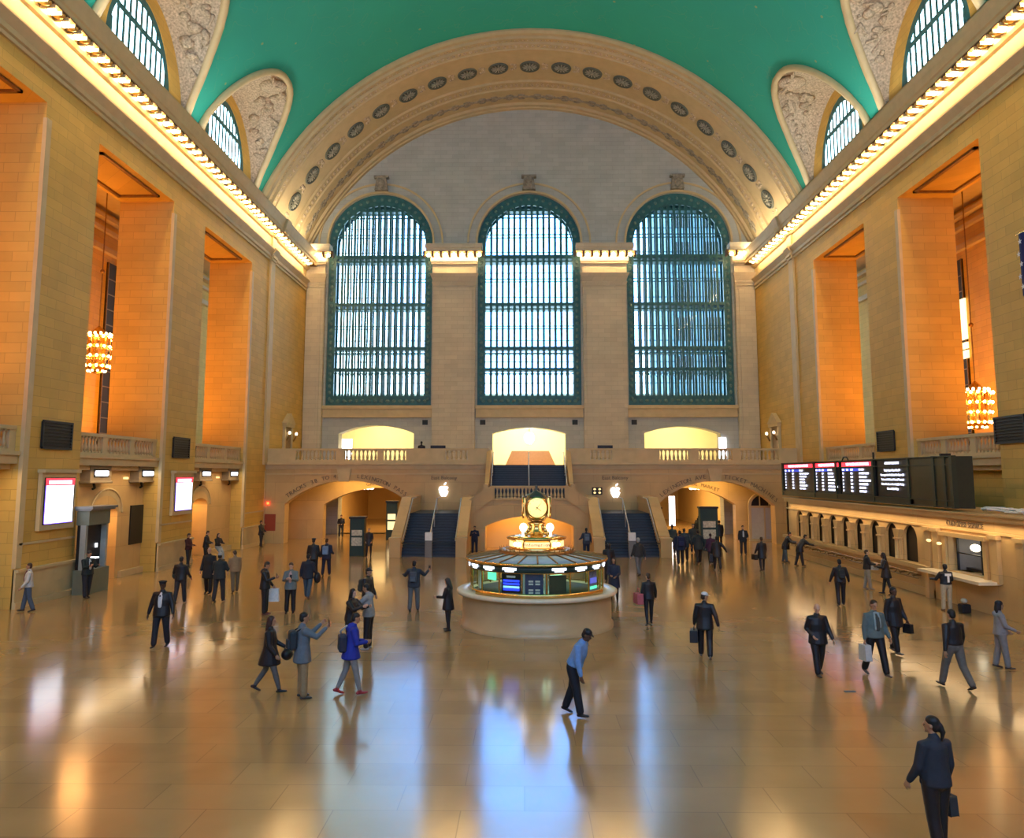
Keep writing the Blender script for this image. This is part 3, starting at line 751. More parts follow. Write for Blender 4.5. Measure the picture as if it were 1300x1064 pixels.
for x,l in ((-5.55,'left'),(6.3,'right')):
    o=text('inscription','East Balcony',.36,M['letter'],(x,YB-.02,4.5),(pi/2,0,0),None,.02); tag(o,'East Balcony lettering on the marble above the glowing fruit emblem on the %s'%l,'lettering')
# glowing fruit emblem: round body, bite and leaf
def emblem(x,z,label):
    def c(cx,cy,r,a0,a1,n): return [(cx+r*cos(a0+(a1-a0)*k/n),cy+r*sin(a0+(a1-a0)*k/n)) for k in range(n+1)]
    pts=c(-.17,.12,.27,R_(75),R_(185),8)+[(-.40,-.12),(-.3,-.34)]+c(-.12,-.40,.12,R_(200),R_(290),4)+[(0,-.46)]+c(.12,-.40,.12,R_(250),R_(340),4)+[(.33,-.28),(.40,-.1)]
    pts+= c(.47,.08,.17,R_(255),R_(110),7)+c(.17,.12,.27,R_(50),R_(105),5)+[(0,.34)]
    pts=[(u*.8,v*.8) for u,v in pts]
    root=empty('lit_emblem',(x,YB-.12,z)); tag(root,label,'sign')
    g=MB(); add_plate(g,'y',-.05,pts,[],.08); g.build('fruit_body',M['emblem'],root)
    leaf=[(.0,.46),(.02,.58),(.10,.68),(.22,.72),(.22,.62),(.14,.50)]
    leaf=[(u*.8,v*.8) for u,v in leaf]
    g=MB(); add_plate(g,'y',-.05,leaf,[],.08); g.build('fruit_leaf',M['emblem'],root)
emblem(-5.55,3.62,'glowing white bitten apple emblem on the marble above the left side stair')
emblem(6.3,3.55,'glowing white bitten apple emblem on the marble above the right side stair')
o=MB().box(-.35,.35,-.06,0,-.25,.25).build('square_lamp_cluster',M['vent'],None,(5.05,YB-.0,3.6)); tag(o,'cluster of four small yellow lamps left of the right glowing emblem','lamp')
for dx in (-.17,.17):
    for dz in (-.12,.12): MB().ell((dx,-.08,dz),.09,.05,.07,10,6).build('lamp',M['signg'],o)
# ------------------------------------------------------------------ left side, lower storey
mb=MB()
def leftbay(y0,y1,d0,d1):
    # wall face at x=-18.8 with an arched doorway
    o=[(y0-.05,-.05),(d0,-.05),(d0,2.95)]+[((d0+d1)/2-(d1-d0)/2*cos(pi*k/16),2.95+.42*sin(pi*k/16)) for k in range(1,16)]+[(d1,2.95),(d1,-.05),(y1+.05,-.05),(y1+.05,ZF),(y0-.05,ZF)]
    vs,fs=plate(o,[],2.0); mb.add([(-18.8-w,u,v) for u,v,w in vs],fs)
leftbay(31.8,39.0,34.6,36.6); leftbay(43.0,50.7,44.9,47.0)
struct(mb.build('wall_left_lower',M['marble']))
mb=MB()
for d0,d1 in ((34.6,36.6),(44.9,47.0)):   # door recess and splayed half dome head
    mb.box(-20.6,-20.4,d0-.5,d1+.5,-.05,4); mb.box(-20.6,-18.85,d0-.5,d0-.3,-.05,4); mb.box(-20.6,-18.85,d1+.3,d1+.5,-.05,4)
struct(mb.build('wall_recess',M['ochre']))
mb=MB()
for d0,d1 in ((34.2,36.9),(44.5,47.3)):
    c=(d0+d1)/2; n=14; v=[]
    for r,x,z0 in ((1.0,-18.86,2.98),(1.28,-18.74,3.0)):
        for k in range(n+1):
            a=pi*k/n; v.append((x,c-(d1-d0)/2*r*.78*cos(a),z0+.48*r*(1.0 if r==1 else 1.75)*sin(a)))
    mb.add(v,[(k,k+1,n+2+k,n+1+k) for k in range(n)],True)
    for k in range(n):
        mb.tube([v[n+1+k],v[n+2+k]],.05,5)
struct(mb.build('trim_12',M['plain']))
# ledges, plinths and gallery fronts for both sides
for s in (-1,1):
    X=XL if s<0 else XR
    def bx(m,d0,d1,y0,y1,z0,z1):
        a,b=sorted((X+s*d0,X+s*d1)); m.box(a,b,y0,y1,z0,z1)
    mb=MB()
    for b in BAYS:
        bx(mb,.15,2.8,b[0],b[1],5.1,ZF+.02); bx(mb,.05,.5,b[0],b[1],ZF,ZF+.14); bx(mb,.4,.8,b[0],b[1],4.9,5.1)
    if s<0:
        bx(mb,.62,.82,20.7,28.1,0,.28); bx(mb,.62,.82,36.9,39,0,.28); bx(mb,.62,.82,31.8,34.3,0,.28); bx(mb,.62,.82,43,44.7,0,.28); bx(mb,.62,.82,47.2,50.7,0,.28)
    for p in PIERS:
        bx(mb,-.14,.05,p[0]-.0,p[1],0,.22); bx(mb,-.08,.05,p[0],p[1],.22,1.25); bx(mb,-.16,.05,p[0],p[1],1.25,1.36)
        bx(mb,-.05,.02,p[0]+.1,p[1]-.1,2.2,2.28)
        bx(mb,-.05,.1,p[0]-.01,p[0]+.3,1.4,ZO-.6)
    if s<0: bx(mb,-.04,.02,54.8,55.0,0,5)
    struct(mb.build('trim_13',M['plain']))
    for i,b in enumerate(BAYS[2:]):
        which=['nearest','second','farthest'][i]
        root=empty('balustrade',(X+s*.4,(b[0]+b[1])/2,ZF+.14)); tag(root,'%s stone gallery balustrade on the %s side wall'%(which,'left' if s<0 else 'right'),'balustrade')
        L=(b[1]-b[0])/2; g=MB(); g.box(-.15,.15,-L,L,.78,.92); g.box(-.12,.12,-L,L,0,.1); g.build('rail',M['plain'],root)
        g=MB(); e=-L; secs=[(-L+.35,-L/3-.2),(-L/3+.2,L/3-.2),(L/3+.2,L-.35)]
        for a,c in secs+[(L,L)]: MB().box(-.12,.12,e,a,.1,.78).build('pedestal',M['plain'],root); e=c
        for a,c in secs: balusters(root,(0,a,0),(0,c,0),.1,.68,7)
# dark grilles on the piers
for s,p,i in ((-1,PIERS[3],0),(-1,PIERS[4],1),(1,PIERS[3],0),(1,PIERS[4],1)):
    X=XL if s<0 else XR; c=p[0]+(1.95 if i==0 else 2.1) ; z0=(5.7,5.6)[i] if s<0 else 5.95; c=(30.05,41.1,31.0,41.6)[(0 if s<0 else 2)+i]
    root=empty('wall_grille',(X,c,z0)); tag(root,'square dark louvred grille on the %s pier of the %s wall'%(['near','second'][i],'left' if s<0 else 'right'),'grille')
    g=MB(); a,b=sorted((0,-s*.06)); g.box(a,b,-.95,.95,0,1.0); g.build('backing',M['vent'],root)
    g=MB(); a,b=sorted((-s*.05,-s*.11)); g.box(a,b,-.98,.98,-.03,.05); g.box(a,b,-.98,.98,.97,1.05); g.box(a,b,-.98,-.9,0,1); g.box(a,b,.9,.98,0,1)
    for k in range(7): g.box(a,b,-.9,.9,.12+k*.12,.15+k*.12)
    g.build('frame',M['black'],root)
# bright poster screens
for y0,y1,l in ((29.25,31.2,'white lit screen with red header on the near left pier'),(40.3,42.4,'white lit screen with red header on the second left pier')):
    c=(y0+y1)/2; L=(y1-y0)/2
    root=empty('display_screen',(XL+.02,c,2.85)); tag(root,l,'screen')
    g=MB(); g.box(0,.16,-L-.15,L+.15,-.2,1.95); g.box(0,.3,-L-.22,L+.22,1.93,2.06); g.build('frame',M['plain'],root)
    g=MB(); g.box(.15,.19,-L,L,0,1.75); g.build('bezel',M['black'],root)
    g=MB(); g.box(.18,.2,-L+.08,L-.08,.05,1.45); g.build('screen_panel',M['screenw'],root)
    g=MB(); g.box(.18,.2,-L+.04,-L+.08,.05,1.45); g.box(.18,.2,-L+.08,L-.05,.02,.05); g.build('screen_edge',M['screenv'],root)
    g=MB(); g.box(.18,.2,-L+.04,L-.04,1.45,1.72); g.build('red_header',M['screenr'],root)
    g=MB(); g.box(.195,.21,-L+.22,L-.25,1.5,1.64); g.build('header_panel',M['pinkt'],root)
M['housing']=simple('weathered bronze casing',(.22,.17,.11),.5)
# gate number boxes over the doorways
for y,l in ((34.15,'first from the left of the four lit gate sign boxes on the left wall'),(38.75-.35,'second of the four lit gate sign boxes, left of the second pier'),(45.5,'third of the four lit gate sign boxes, right of the second pier'),(49.9,'last of the four lit gate sign boxes, nearest the end balcony')):
    root=empty('gate_sign',(-18.35,y,4.4)); tag(root,l,'sign','lit gate sign boxes')
    g=MB(); g.box(-.45,0,-.85,.85,0,.72); g.box(-.45,.05,-.92,.92,-.06,.04); g.box(-.45,.05,-.92,.92,.68,.76); g.build('housing',M['housing'],root,bevel=.02)
    g=MB(); g.box(-.0,.03,-.6,.6,.2,.55); g.build('dark_window',M['black'],root)
    g=MB(); g.prism([(-.5,.26),(.5,.26),(.55,.32),(.55,.42),(.5,.48),(-.5,.48),(-.55,.42),(-.55,.32)],'x',.02,.045); g.build('lit_number',M['signw'],root)
    g=MB(); g.tube([(-.2,-.2,-.06),(-.25,0,-.25),(-.35,.05,-.3)],.06,6); g.build('bracket',M['black'],root)
    g=MB(); g.ell((-.05,.1,.95),.1,.16,.12,10,7); g.build('lamp',M['lampw'],root); g=MB(); g.tube([(-.3,.45,.8),(-.1,.5,.95)],.09,8); g.tube([(-.1,.1,.8),(-.1,.1,.9)],.03,6); g.build('spotlight',M['black'],root)
for y,l in ((32.5,'left of the first gate sign'),(37.1,'left of the second gate sign'),(48.3,'between the third and last gate signs')):
    o=MB().box(-18.8,-18.7,y-.15,y+.15,4.5,4.6).build('small_lamp',M['signg']); tag(o,'small lit yellow slot lamp '+l,'lamp')
o=MB().box(-18.8,-18.74,37.75,39.0-.02,1.4,3.25).build('notice_board',M['black']); tag(o,'tall black notice panel between the doorway and the second left pier','notice board')
# green cash machine booth against the left wall
root=empty('ticket_machine_booth',(-17.8,32.3,0)); tag(root,'grey green pillared booth with dark screen beside the near left pier','booth')
en=simple('grey green enamel',(.16,.17,.12),.5); MB().box(0,.55,-.85,.85,0,.95).build('base_cabinet',en,root); MB().box(0,.5,-.8,.8,2.7,3.35).build('head_cabinet',en,root)
g=MB(); g.box(.02,.2,-.75,.75,.95,2.7); g.build('dark_glass',M['black'],root)
en=simple('pale enamel',(.32,.33,.3),.4)
for a,b,c,d in ((.2,.42,-.85,-.7),(.2,.42,.7,.85)): MB().box(a,b,c,d,.95,2.7).build('post',en,root)
g=MB(); g.box(0,.72,-.98,.98,3.35,3.45); g.box(0,.64,-.92,.92,3.28,3.36); g.build('cap',M['grey'],root)
MB().box(.2,.5,-.45,.1,1.35,1.4).build('lit_tray',M['screenw'],root); MB().box(.2,.24,.3,.42,1.75,1.92).build('lit_slot',M['screenw'],root)
# red notice and red lamp beyond, on the balcony front
o=MB().box(-17.95,-17.2,YB-.05,YB,.86,2.0).build('fire_notice',M['red']); tag(o,'rust red panel low on the marble left of the left arch','panel')
o=MB().ell((-17.75,YB-.08,2.75),.09,.06,.09,10,6).build('alarm_lamp',M['redl']); tag(o,'small glowing red lamp above the rust red panel','lamp')
# pedimented door cases on the balcony, one in each end corner
for s,x in ((-1,XL),(1,XR)):
    root=empty('door_%d'%(1 if s<0 else 2),(x,59.5,ZF)); struct(root)
    def b2(g,d0,d1,y0,y1,z0,z1):
        a,b=sorted((-s*d0,-s*d1)); g.box(a,b,y0,y1,z0,z1)
    g=MB(); b2(g,0,.2,-1.0,-.75,0,2.9); b2(g,0,.2,.75,1.0,0,2.9); b2(g,0,.3,-1.1,1.1,2.9,3.15)
    a,b=sorted((0,-s*.35)); g.prism([(-1.25,3.15),(1.25,3.15),(0,3.95)],'x',a,b); g.build('door_frame',M['plain'],root)
    g=MB(); b2(g,0,.1,-.75,.75,0,2.9); g.build('door_leaf',M['brassd'],root)
    g=MB(); [g.tube([(-s*.3,yy,1.9),(-s*.5,yy,2.3)],.07,6) for yy in (-.87,.87)]; g.build('door_bracket',M['brassd'],root)
    g=MB(); [g.ell((-s*.5,yy,2.42),.1,.1,.13,8,6) for yy in (-.87,.87)]; g.build('door_lamp',M['globe'],root)

# ------------------------------------------------------------------ ticket office on the right
XO=15.8
mb=MB(); Y1,Y2=24.5,48.2
ywin=[33.0+k*1.62 for k in range(9)]
def xplate(m,x,outer,holes,th):
    vs,fs=plate(outer,holes,th); m.add([(x+w,u,v) for u,v,w in vs],fs)
xplate(mb,XO,rect(31.6,Y2,-.02,3.3),[arch(y-.58,y+.58,1.19,2.1,2.66,10) for y in ywin],.12)
xplate(mb,XO,rect(Y1,31.6,-.02,3.3),[rect(27.75,30.1,1.2,2.45)],.3)
mb.box(XO,19.0,Y2-.3,Y2,-.02,3.3); mb.box(XO,19.0,Y1-.02,Y1+.3,-.02,3.3)
mb.box(XO+.3,19,Y1,Y2,-.02,1.1)
for y in ywin[:-1]:   # engaged colonnettes with capitals between the windows
    yy=y+.81
    mb.box(XO-.16,XO,yy-.14,yy+.14,1.2,2.05); mb.lathe([(.09,1.2),(.11,1.26),(.09,1.3),(.08,2.02),(.11,2.08)],(XO-.18,yy,0),10)
    mb.prism([(yy-.13,2.05),(yy+.13,2.05),(yy+.3,2.45),(yy-.3,2.45)],'x',XO-.2,XO)
    mb.box(XO-.25,XO,yy-.18,yy+.18,2.03,2.1)
struct(mb.build('wall_ticket_office',M['marble']))
mb=MB()
mb.box(XO-.3,XO,31.2,Y2,1.02,1.18); mb.box(XO-.18,XO,31.2,Y2,.88,1.02); mb.box(XO-.06,XO,31.2,Y2,0,.3)
mb.box(XO-.12,19.0,Y1-.1,Y2+.1,3.12,3.3); mb.box(XO-.2,19,Y1-.1,Y2+.1,3.3,3.36); mb.box(XO-.06,XO,Y1,Y2,2.7,2.78)
for y in (25.6,27.0,30.8,31.4): mb.box(XO-.14,XO,y-.2,y+.2,1.1,2.6); mb.box(XO-.2,XO,y-.27,y+.27,2.55,2.7)
mb.box(XO-.2,XO,27.45,30.4,2.45,2.6); mb.box(XO-.1,XO,27.5,27.72,1.15,2.5); mb.box(XO-.1,XO,30.13,30.35,1.15,2.5)
mb.box(XO-.25,XO,31.2,31.5,0,1.05)
struct(mb.build('trim_14',M['marble']))
root=empty('window_40',(XO+.2,0,0)); struct(root)
g=MB(); g.box(.0,.1,31.6,Y2-.5,1.12,2.75); g.build('dark_pane',M['slot'],root)
# counter shelf and brass rail
o=MB().box(XO-.75,XO-.0,26.9,31.0,1.06,1.16).build('counter_shelf',simple('pale marble shelf',(.75,.62,.42),.3)); tag(o,'long pale counter shelf under the lit ticket window','shelf')
root=empty('ticket_rail',(XO-.35,32.0,.55)); tag(root,'low dark ornamental rail along the ticket office front','rail')
g=MB()
for z in (.12,.30): g.tube([(0,-.2,z),(0,14.8,z)],.03,6)
for k in range(14): g.tube([(.3,.2+k*1.1,.2),(0,.2+k*1.1,.2)],.03,5); g.tube([(0,.1+k*1.1,.12),(.02,.4+k*1.1,.3),(0,.7+k*1.1,.12)],.028,5)
g.build('rail',M['brassd'],root)
# lit ticket window
root=empty('ticket_window',(XO+.3,28.9,1.2)); tag(root,'brightly lit ticket window with clerk equipment behind a marble counter','window')
def rb(m,d0,d1,y0,y1,z0,z1): m.box(d0,d1,-y1,-y0,z0,z1)
g=MB(); g.box(1.4,1.5,-1.2,1.2,0,1.3); g.box(0,1.5,-1.2,-1.15,0,1.3); g.box(0,1.5,1.15,1.2,0,1.3); g.box(0,1.5,-1.2,1.2,1.25,1.35); g.build('booth_lining',M['grey'],root)
g=MB(); g.box(1.2,1.25,-1.0,.5,.75,1.15); g.box(1.2,1.25,-1.05,-.75,.1,1.1); g.build('lit_panel',emit('ticket window glow',(.95,.95,1),.6),root)
g=MB(); g.box(.8,.9,-.5,.7,.62,.74); g.box(.3,.5,-1.15,1.15,0,.1); g.build('shelf_unit',M['black'],root)
g=MB(); g.box(.7,.75,-.45,.55,.22,.5); g.build('monitor',emit('blue monitor',(.12,.35,.9),1.3),root)
g=MB(); g.box(.0,.05,-.42,-.38,0,1.25); g.box(.0,.05,-1.15,1.15,.62,.66); g.box(-.02,.05,-1.15,-1.1,0,1.25);g.box(-.02,.05,1.1,1.15,0,1.25); g.build('window_bars',M['black'],root)
g=MB(); g.ell((.35,.55,.85),.14,.28,.14,10,7); g.build('globe_lamp',M['globe'],root)
g=MB(); g.tube([(.5,-.3,0),(.5,-.3,.3)],[.2,.12],8); g.build('clerk_stool_back',M['grey'],root)
o=text('inscription','CUSTOMER SERVICE',.26,M['letter'],(XO-.02,28.9,2.92),(pi/2,0,-pi/2),None,.02); tag(o,'carved lettering on the marble above the lit ticket window','lettering')
for i,(y,z) in enumerate(((31.0,2.2),(30.25,2.15))):
    o=MB().ell((XO-.25,y,z),.08,.12,.06,10,6).build('wall_lamp',M['signg']); tag(o,['small lit wall lamp left of the ticket window','tiny lit lamp at the ticket window frame'][i],'lamp')
# litter of dark bags on roof of the office
root=empty('cable_bundle',(16.6,27.7,3.37)); tag(root,'tangle of pale cables lying on the ticket office roof','cables')
g=MB(); rnd=random.Random(3)
for k in range(7):
    pts=[(rnd.uniform(-.5,.5),-1.3+q*.5,.05+rnd.random()*.12) for q in range(6)]; g.tube(pts,.035,6)
g.build('cables',M['white'],root)

# ------------------------------------------------------------------ departures board
XD=16.0
root=empty('departure_board',(XD,0,3.45)); tag(root,'long dark departures board of four screens on the ticket office roof','departure board')
g=MB(); g.box(.12,.8,29.9,49.3,0,1.95); g.box(0,.12,32.9,49.3,0,.28); g.build('cabinet',simple('dark olive casing',(.035,.038,.022),.4),root)
g=MB()
for y in (49.3,44.0,40.9,36.6,33.25,31.2,30.4,29.9): g.box(-.04,.14,y-.09,y+.09,0,1.98)
for z in (.25,1.62,1.93,.02): g.box(-.05,.14,29.9,49.3,z,z+.04)
g.build('frame',simple('bronze green frame',(.05,.06,.04),.4,metal=.4),root)
g=MB(); g.box(.0,.12,30.0,33.2,.05,1.9); g.build('end_cabinet',simple('olive bronze panel',(.06,.055,.025),.35,metal=.4),root)
panels=[(44.1,49.2),(41.0-.3+.2,44.0-.1),(36.7,40.8),(33.35,36.5)]
panels=[(44.1,49.1),(40.5,43.9),(36.4,40.3),(33.3,36.2)]
rows=[['21','8:07','CROTON-HARMON'],['32','8:20','POUGHKEEPSIE'],['27','8:23','STAMFORD'],['17','8:35','SOUTHEAST'],['38','8:42','N WHITE PLAINS'],['40','8:48','NEW HAVEN']]
def ty(s,size,mat,y,z,par,al='LEFT'): # text reading correctly on a wall that faces left (towards -x)
    return text('text_row',s,size,mat,(-.0,y,z),(pi/2,0,-pi/2),par,.006,al)
for i,(a,b) in enumerate(panels):
    sc=MB().box(.04,.1,a,b,.3,1.88).build('screen',M['black'],root)
    sc['label']=['leftmost departures screen','second departures screen','third departures screen','right hand notice screen'][i]
    w=b-a
    if i<3:
        MB().box(.02,.05,a+.15,b-.1,1.66,1.86).build('red_header',M['screenr'],sc)
        o=text('header_text',['HUDSON LINE DEPARTURES','HARLEM LINE DEPARTURES','NEW HAVEN LINE DEPARTURES'][i],.20,M['pinkt'],(.01,b-w*.17,1.76),(pi/2,0,-pi/2),sc,.004,'LEFT'); o.scale=(w*.66/max(.1,o.dimensions.x),1,1)
        MB().box(.025,.045,a+w*.45,b-.1,1.43,1.57).build('blue_row',emit('blue strip',(.03,.07,.6),.8),sc)
        for s_,f in (('TIME',.04),('TRK',.17),('DEST',.30),('REMARKS',.55)): o=text('column_heading',s_,.13,M['whitet'],(.01,b-w*f,1.5),(pi/2,0,-pi/2),sc,.004,'LEFT')
        for r in range(6):
            z=1.32-r*.17; R=rows[(r+i*2)%6]
            for s_,f,ww in ((R[0],.05,.07),(R[1],.30,.16),(R[2],.55,.36)):
                text('departure_row',s_,.14,M['whitet'],(.01,b-w*f,z),(pi/2,0,-pi/2),sc,.004,'LEFT').scale=(1.0 if w<4 else 1.15,1,1)
    else:
        text('header_text','ANNOUNCEMENTS',.15,M['whitet'],(.01,(a+b)/2,1.76),(pi/2,0,-pi/2),sc,.004)
        for r,s_ in enumerate(['Today Open Closed Until 9','Beverages Are Prohibited On Stairs & B','Trains and At Grand Central Terminal','Visitor Brochures Are Available Today','New at Visit Utility']):
            text('notice_row',s_,.135,M['whitet'],(.01,(a+b)/2,1.45-r*.2),(pi/2,0,-pi/2),sc,.004)
g=MB(); g.box(.3,.36,37.2,37.26,1.95,2.3); g.box(.2,.6,31.0,31.1,1.95,2.08); g.tube([(.3,40.8,1.95),(.3,40.6,2.15),(.3,40.2,2.15),(.3,40,1.95)],.04,6); g.build('roof_fitting',M['black'],root)

# flag at the right edge
root=empty('hanging_flag',(18.3,28.4,11.2)); tag(root,'edge of a dark blue starred flag hanging at the right of the photo','flag')
g=MB(); n=14
for k in range(n):
    y0=-1.9+k*.15; y1=y0+.15; x0=.12*sin(k*.9); x1=.12*sin((k+1)*.9)
    g.add([(x0,y0,0),(x1,y1,0),(x1,y1,2.3),(x0,y0,2.3),(x0+.03,y0,0),(x1+.03,y1,0),(x1+.03,y1,2.3),(x0+.03,y0,2.3)],[(0,1,2,3),(4,7,6,5),(0,4,5,1),(3,2,6,7)])
g.build('flag_cloth',simple('navy flag cloth',(.015,.02,.10),.8),root)
g=MB()
for a in range(4):
    for b in range(5):
        y=-.1-a*.42+(.2 if b%2 else 0); k=(y+1.9)/.15; cx=.12*sin(k*.9)-.03
        pts=[]
        for q in range(10):
            r=.11 if q%2==0 else .045; pts.append((y+r*sin(2*pi*q/10),.3+b*.42+r*cos(2*pi*q/10)))
        g.prism(pts,'x',cx-.012,cx+.0)
g.build('flag_star',M['white'],root)
g=MB(); g.tube([(0,.35,2.35),(0,-2.0,2.35)],.03,6); g.build('flag_pole',M['brass'],root)

# ------------------------------------------------------------------ chandeliers in the side aisles
CB=MB().ell((0,0,0),.065,.065,.075,7,5).mesh('bulb'); CB.materials.append(M['chand'])
def chandelier(x,y,z,ztop,label):
    root=empty('chandelier',(x,y,z)); tag(root,label,'chandelier')
    g=MB(); g.tube([(0,0,1.3),(0,0,ztop-z)],.035,6); g.ell((0,0,4.5),.12,.12,.12); g.build('chain',M['brassd'],root)
    g=MB(); g.lathe([(.05,1.45),(.25,1.25),(.32,1.1),(.6,1.0),(.68,.86),(.6,.82),(.55,.5),(.5,0),(.45,-.5),(.55,-.8),(.5,-.95),(.2,-1.1),(.0,-1.15)],(0,0,0),24)
    for zz,r in ((.85,.72),(.3,.66),(-.25,.6),(-.8,.58)): g.lathe([(r,zz-.05),(r+.06,zz),(r,zz+.05),(r-.1,zz),(r,zz-.05)],(0,0,0),24,cap=False)
    for k in range(12):
        a=2*pi*k/12; g.tube([(.66*cos(a),.66*sin(a),.8),(.72*cos(a),.72*sin(a),.1),(.6*cos(a),.6*sin(a),-.8)],.03,5)
    g.build('frame',M['brass'],root)
    for zz,r,n in ((1.0,.62,14),(.82,.82,16),(.3,.76,14),(-.22,.72,14),(-.75,.66,14),(-.98,.42,10)):
        for k in range(n):
            a=2*pi*(k+.5*(zz<.5))/n; inst('bulb',CB,root,(r*cos(a),r*sin(a),zz))
    return root
chandelier(-23,41.7,11.25,21.6,'glowing round gilt chandelier hanging in the left side aisle')
chandelier(24,42.0,8.2,21.6,'glowing round gilt chandelier hanging in the right side aisle')

# ------------------------------------------------------------------ information booth with clock
BX_,BY_=.4,25.75
root=empty('information_booth',(BX_,BY_,0)); tag(root,'round marble information booth with glass sides and a four faced clock','booth')
g=MB(); g.lathe([(2.42,0),(2.42,.12),(2.36,.16),(2.36,.95),(2.40,1.0),(2.2,1.0),(2.2,0)],(0,0,0),64,cap=False); g.build('marble_base',simple('booth marble',(.48,.36,.20),.3,noise=.1,nscale=1.5),root)
g=MB(); g.lathe([(2.1,1.0),(2.50,1.0),(2.55,1.04),(2.55,1.10),(2.50,1.13),(2.1,1.13),(2.1,1.0)],(0,0,0),64,cap=False); g.build('counter',simple('pale counter marble',(.70,.62,.45),.25),root)
g=MB(); g.lathe([(2.28,1.13),(2.34,1.13),(2.34,1.25),(2.28,1.25)],(0,0,0),64,a0=-2.5,a1=-.55,cap=False); g.build('brass_ledge',M['brass'],root)
g=MB(); g.lathe([(1.9,.0),(2.0,1.1),(0.0,1.1)],(0,0,0),40); g.build('inner_desk',M['kiosk'],root)
g=MB()
NP=18
for k in range(NP):
    a=2*pi*(k+.5)/NP-pi/2-.05; c_,s_=cos(a),sin(a); g.tube([(2.1*c_,2.1*s_,1.13),(2.1*c_,2.1*s_,2.02)],.03,6)
for z in (1.16,1.8,2.0): g.lathe([(2.08,z),(2.13,z),(2.13,z+.03),(2.08,z+.03)],(0,0,0),72,cap=False)
g.build('brass_mullions',M['brass'],root)
g=MB(); g.lathe([(2.09,1.15),(2.09,2.02)],(0,0,0),72,cap=False); g.build('glass_screen',M['boothglass'],root)
g=MB(); g.lathe([(2.05,1.82),(2.14,1.82),(2.14,2.02),(2.05,2.02)],(0,0,0),72,cap=False); g.build('frieze',M['kiosk'],root)
for k in range(NP):
    if k in (0,): continue
    g=MB()
    a=2*pi*k/NP-pi/2-.05; T=Vector((-sin(a),cos(a),0)); Nn=Vector((cos(a),sin(a),0)); P=Nn*2.145
    for w,z0,z1 in ((.22,1.90,1.97),(.14,1.85,1.90)):
        v=[P+T*q*w+Vector((0,0,z))+Nn*d for d in (0,.02) for q,z in ((-1,z0),(1,z0),(1,z1),(-1,z1))]
        g.add(v,[(0,1,2,3),(4,7,6,5),(0,4,5,1),(1,5,6,2),(2,6,7,3),(3,7,4,0)])
    g.build('lit_window_number',M['signw'],root)
g=MB(); g.lathe([(2.0,2.02),(2.26,2.02),(2.28,2.06),(2.26,2.10),(2.0,2.11)],(0,0,0),64,cap=False); g.build('roof_rim',M['brass'],root)
g=MB(); g.lathe([(2.24,2.10),(1.15,2.24),(0.0,2.24)],(0,0,0),64); rf=g.build('glass_roof',M['roofglass'],root)
g=MB()
for k in range(24):
    a=2*pi*k/24; g.tube([(2.24*cos(a),2.24*sin(a),2.12),(1.15*cos(a),1.15*sin(a),2.26)],.025,6)
g.build('roof_rib',M['brassd'],root)
g=MB(); g.lathe([(1.22,2.24),(1.22,2.32),(1.1,2.36),(1.0,2.36),(1.0,2.24)],(0,0,0),48,cap=False)
for k in range(40):
    a=2*pi*k/40; g.tube([(1.18*cos(a),1.18*sin(a),2.32),(1.2*cos(a),1.2*sin(a),2.42)],[.02,.006],5)
g.build('roof_crest',M['brassd'],root)
# drum with lit panels
g=MB(); g.lathe([(.86,2.3),(.9,2.38),(.84,2.42),(.84,2.64),(.95,2.68),(.97,2.72),(.7,2.78),(.4,2.8),(.3,2.86),(.24,3.0),(.22,3.1),(.3,3.16),(.2,3.2)],(0,0,0),48); g.build('brass_drum',M['brass'],root)
def curved_panel(m,a0,a1,r,z0,z1,n=8):
    v=[]
    for k in range(n+1):
        a=a0+(a1-a0)*k/n
        for rr in (r,r+.03):
            for z in (z0,z1): v.append((rr*cos(a),rr*sin(a),z))
    f=[]
    for k in range(n):
        b=k*4; f+= [(b+2,b+6,b+7,b+3),(b,b+1,b+5,b+4),(b+1,b+3,b+7,b+5),(b,b+4,b+6,b+2)]
    f+=[(0,2,3,1),(n*4,n*4+1,n*4+3,n*4+2)]
    m.add(v,f)
for q in range(4):
    g=MB(); a=-pi/2+q*pi/2; curved_panel(g,a-.47,a+.47,.845,2.45,2.61)
    g.build('lit_sign_panel',M['signg'],root)
for q in range(8):
    g=MB()
    a=-pi/2+(.68 if q%2 else -.68)+(q//2)*pi/2; g.ell((.87*cos(a),.87*sin(a),2.53),.065,.065,.075,10,8)
    g.build('round_lamp',M['globe'],root)
for k,ch in enumerate('Information'):
    a=-pi/2+(k-5)*.085
    text('sign_letter',ch,.15,M['black'],(.885*cos(a),.885*sin(a),2.53),(pi/2,0,a+pi/2),root,.004)
for x in (-.42,.42):
    g=MB(); g.tube([(x,-.35,2.74),(x,-.35,2.9)],.05,8); g.ell((x,-.35,3.04),.125,.125,.14,16,12); g.build('globe_lamp',M['globe'],root)
g=MB()
for s in (-1,1):
    for k in range(3): g.ell((s*(.2+.07*k),-.45,2.86+.09*(2-k)),.07,.06,.08,8,6)
g.build('drum_ornament',M['brass'],root)
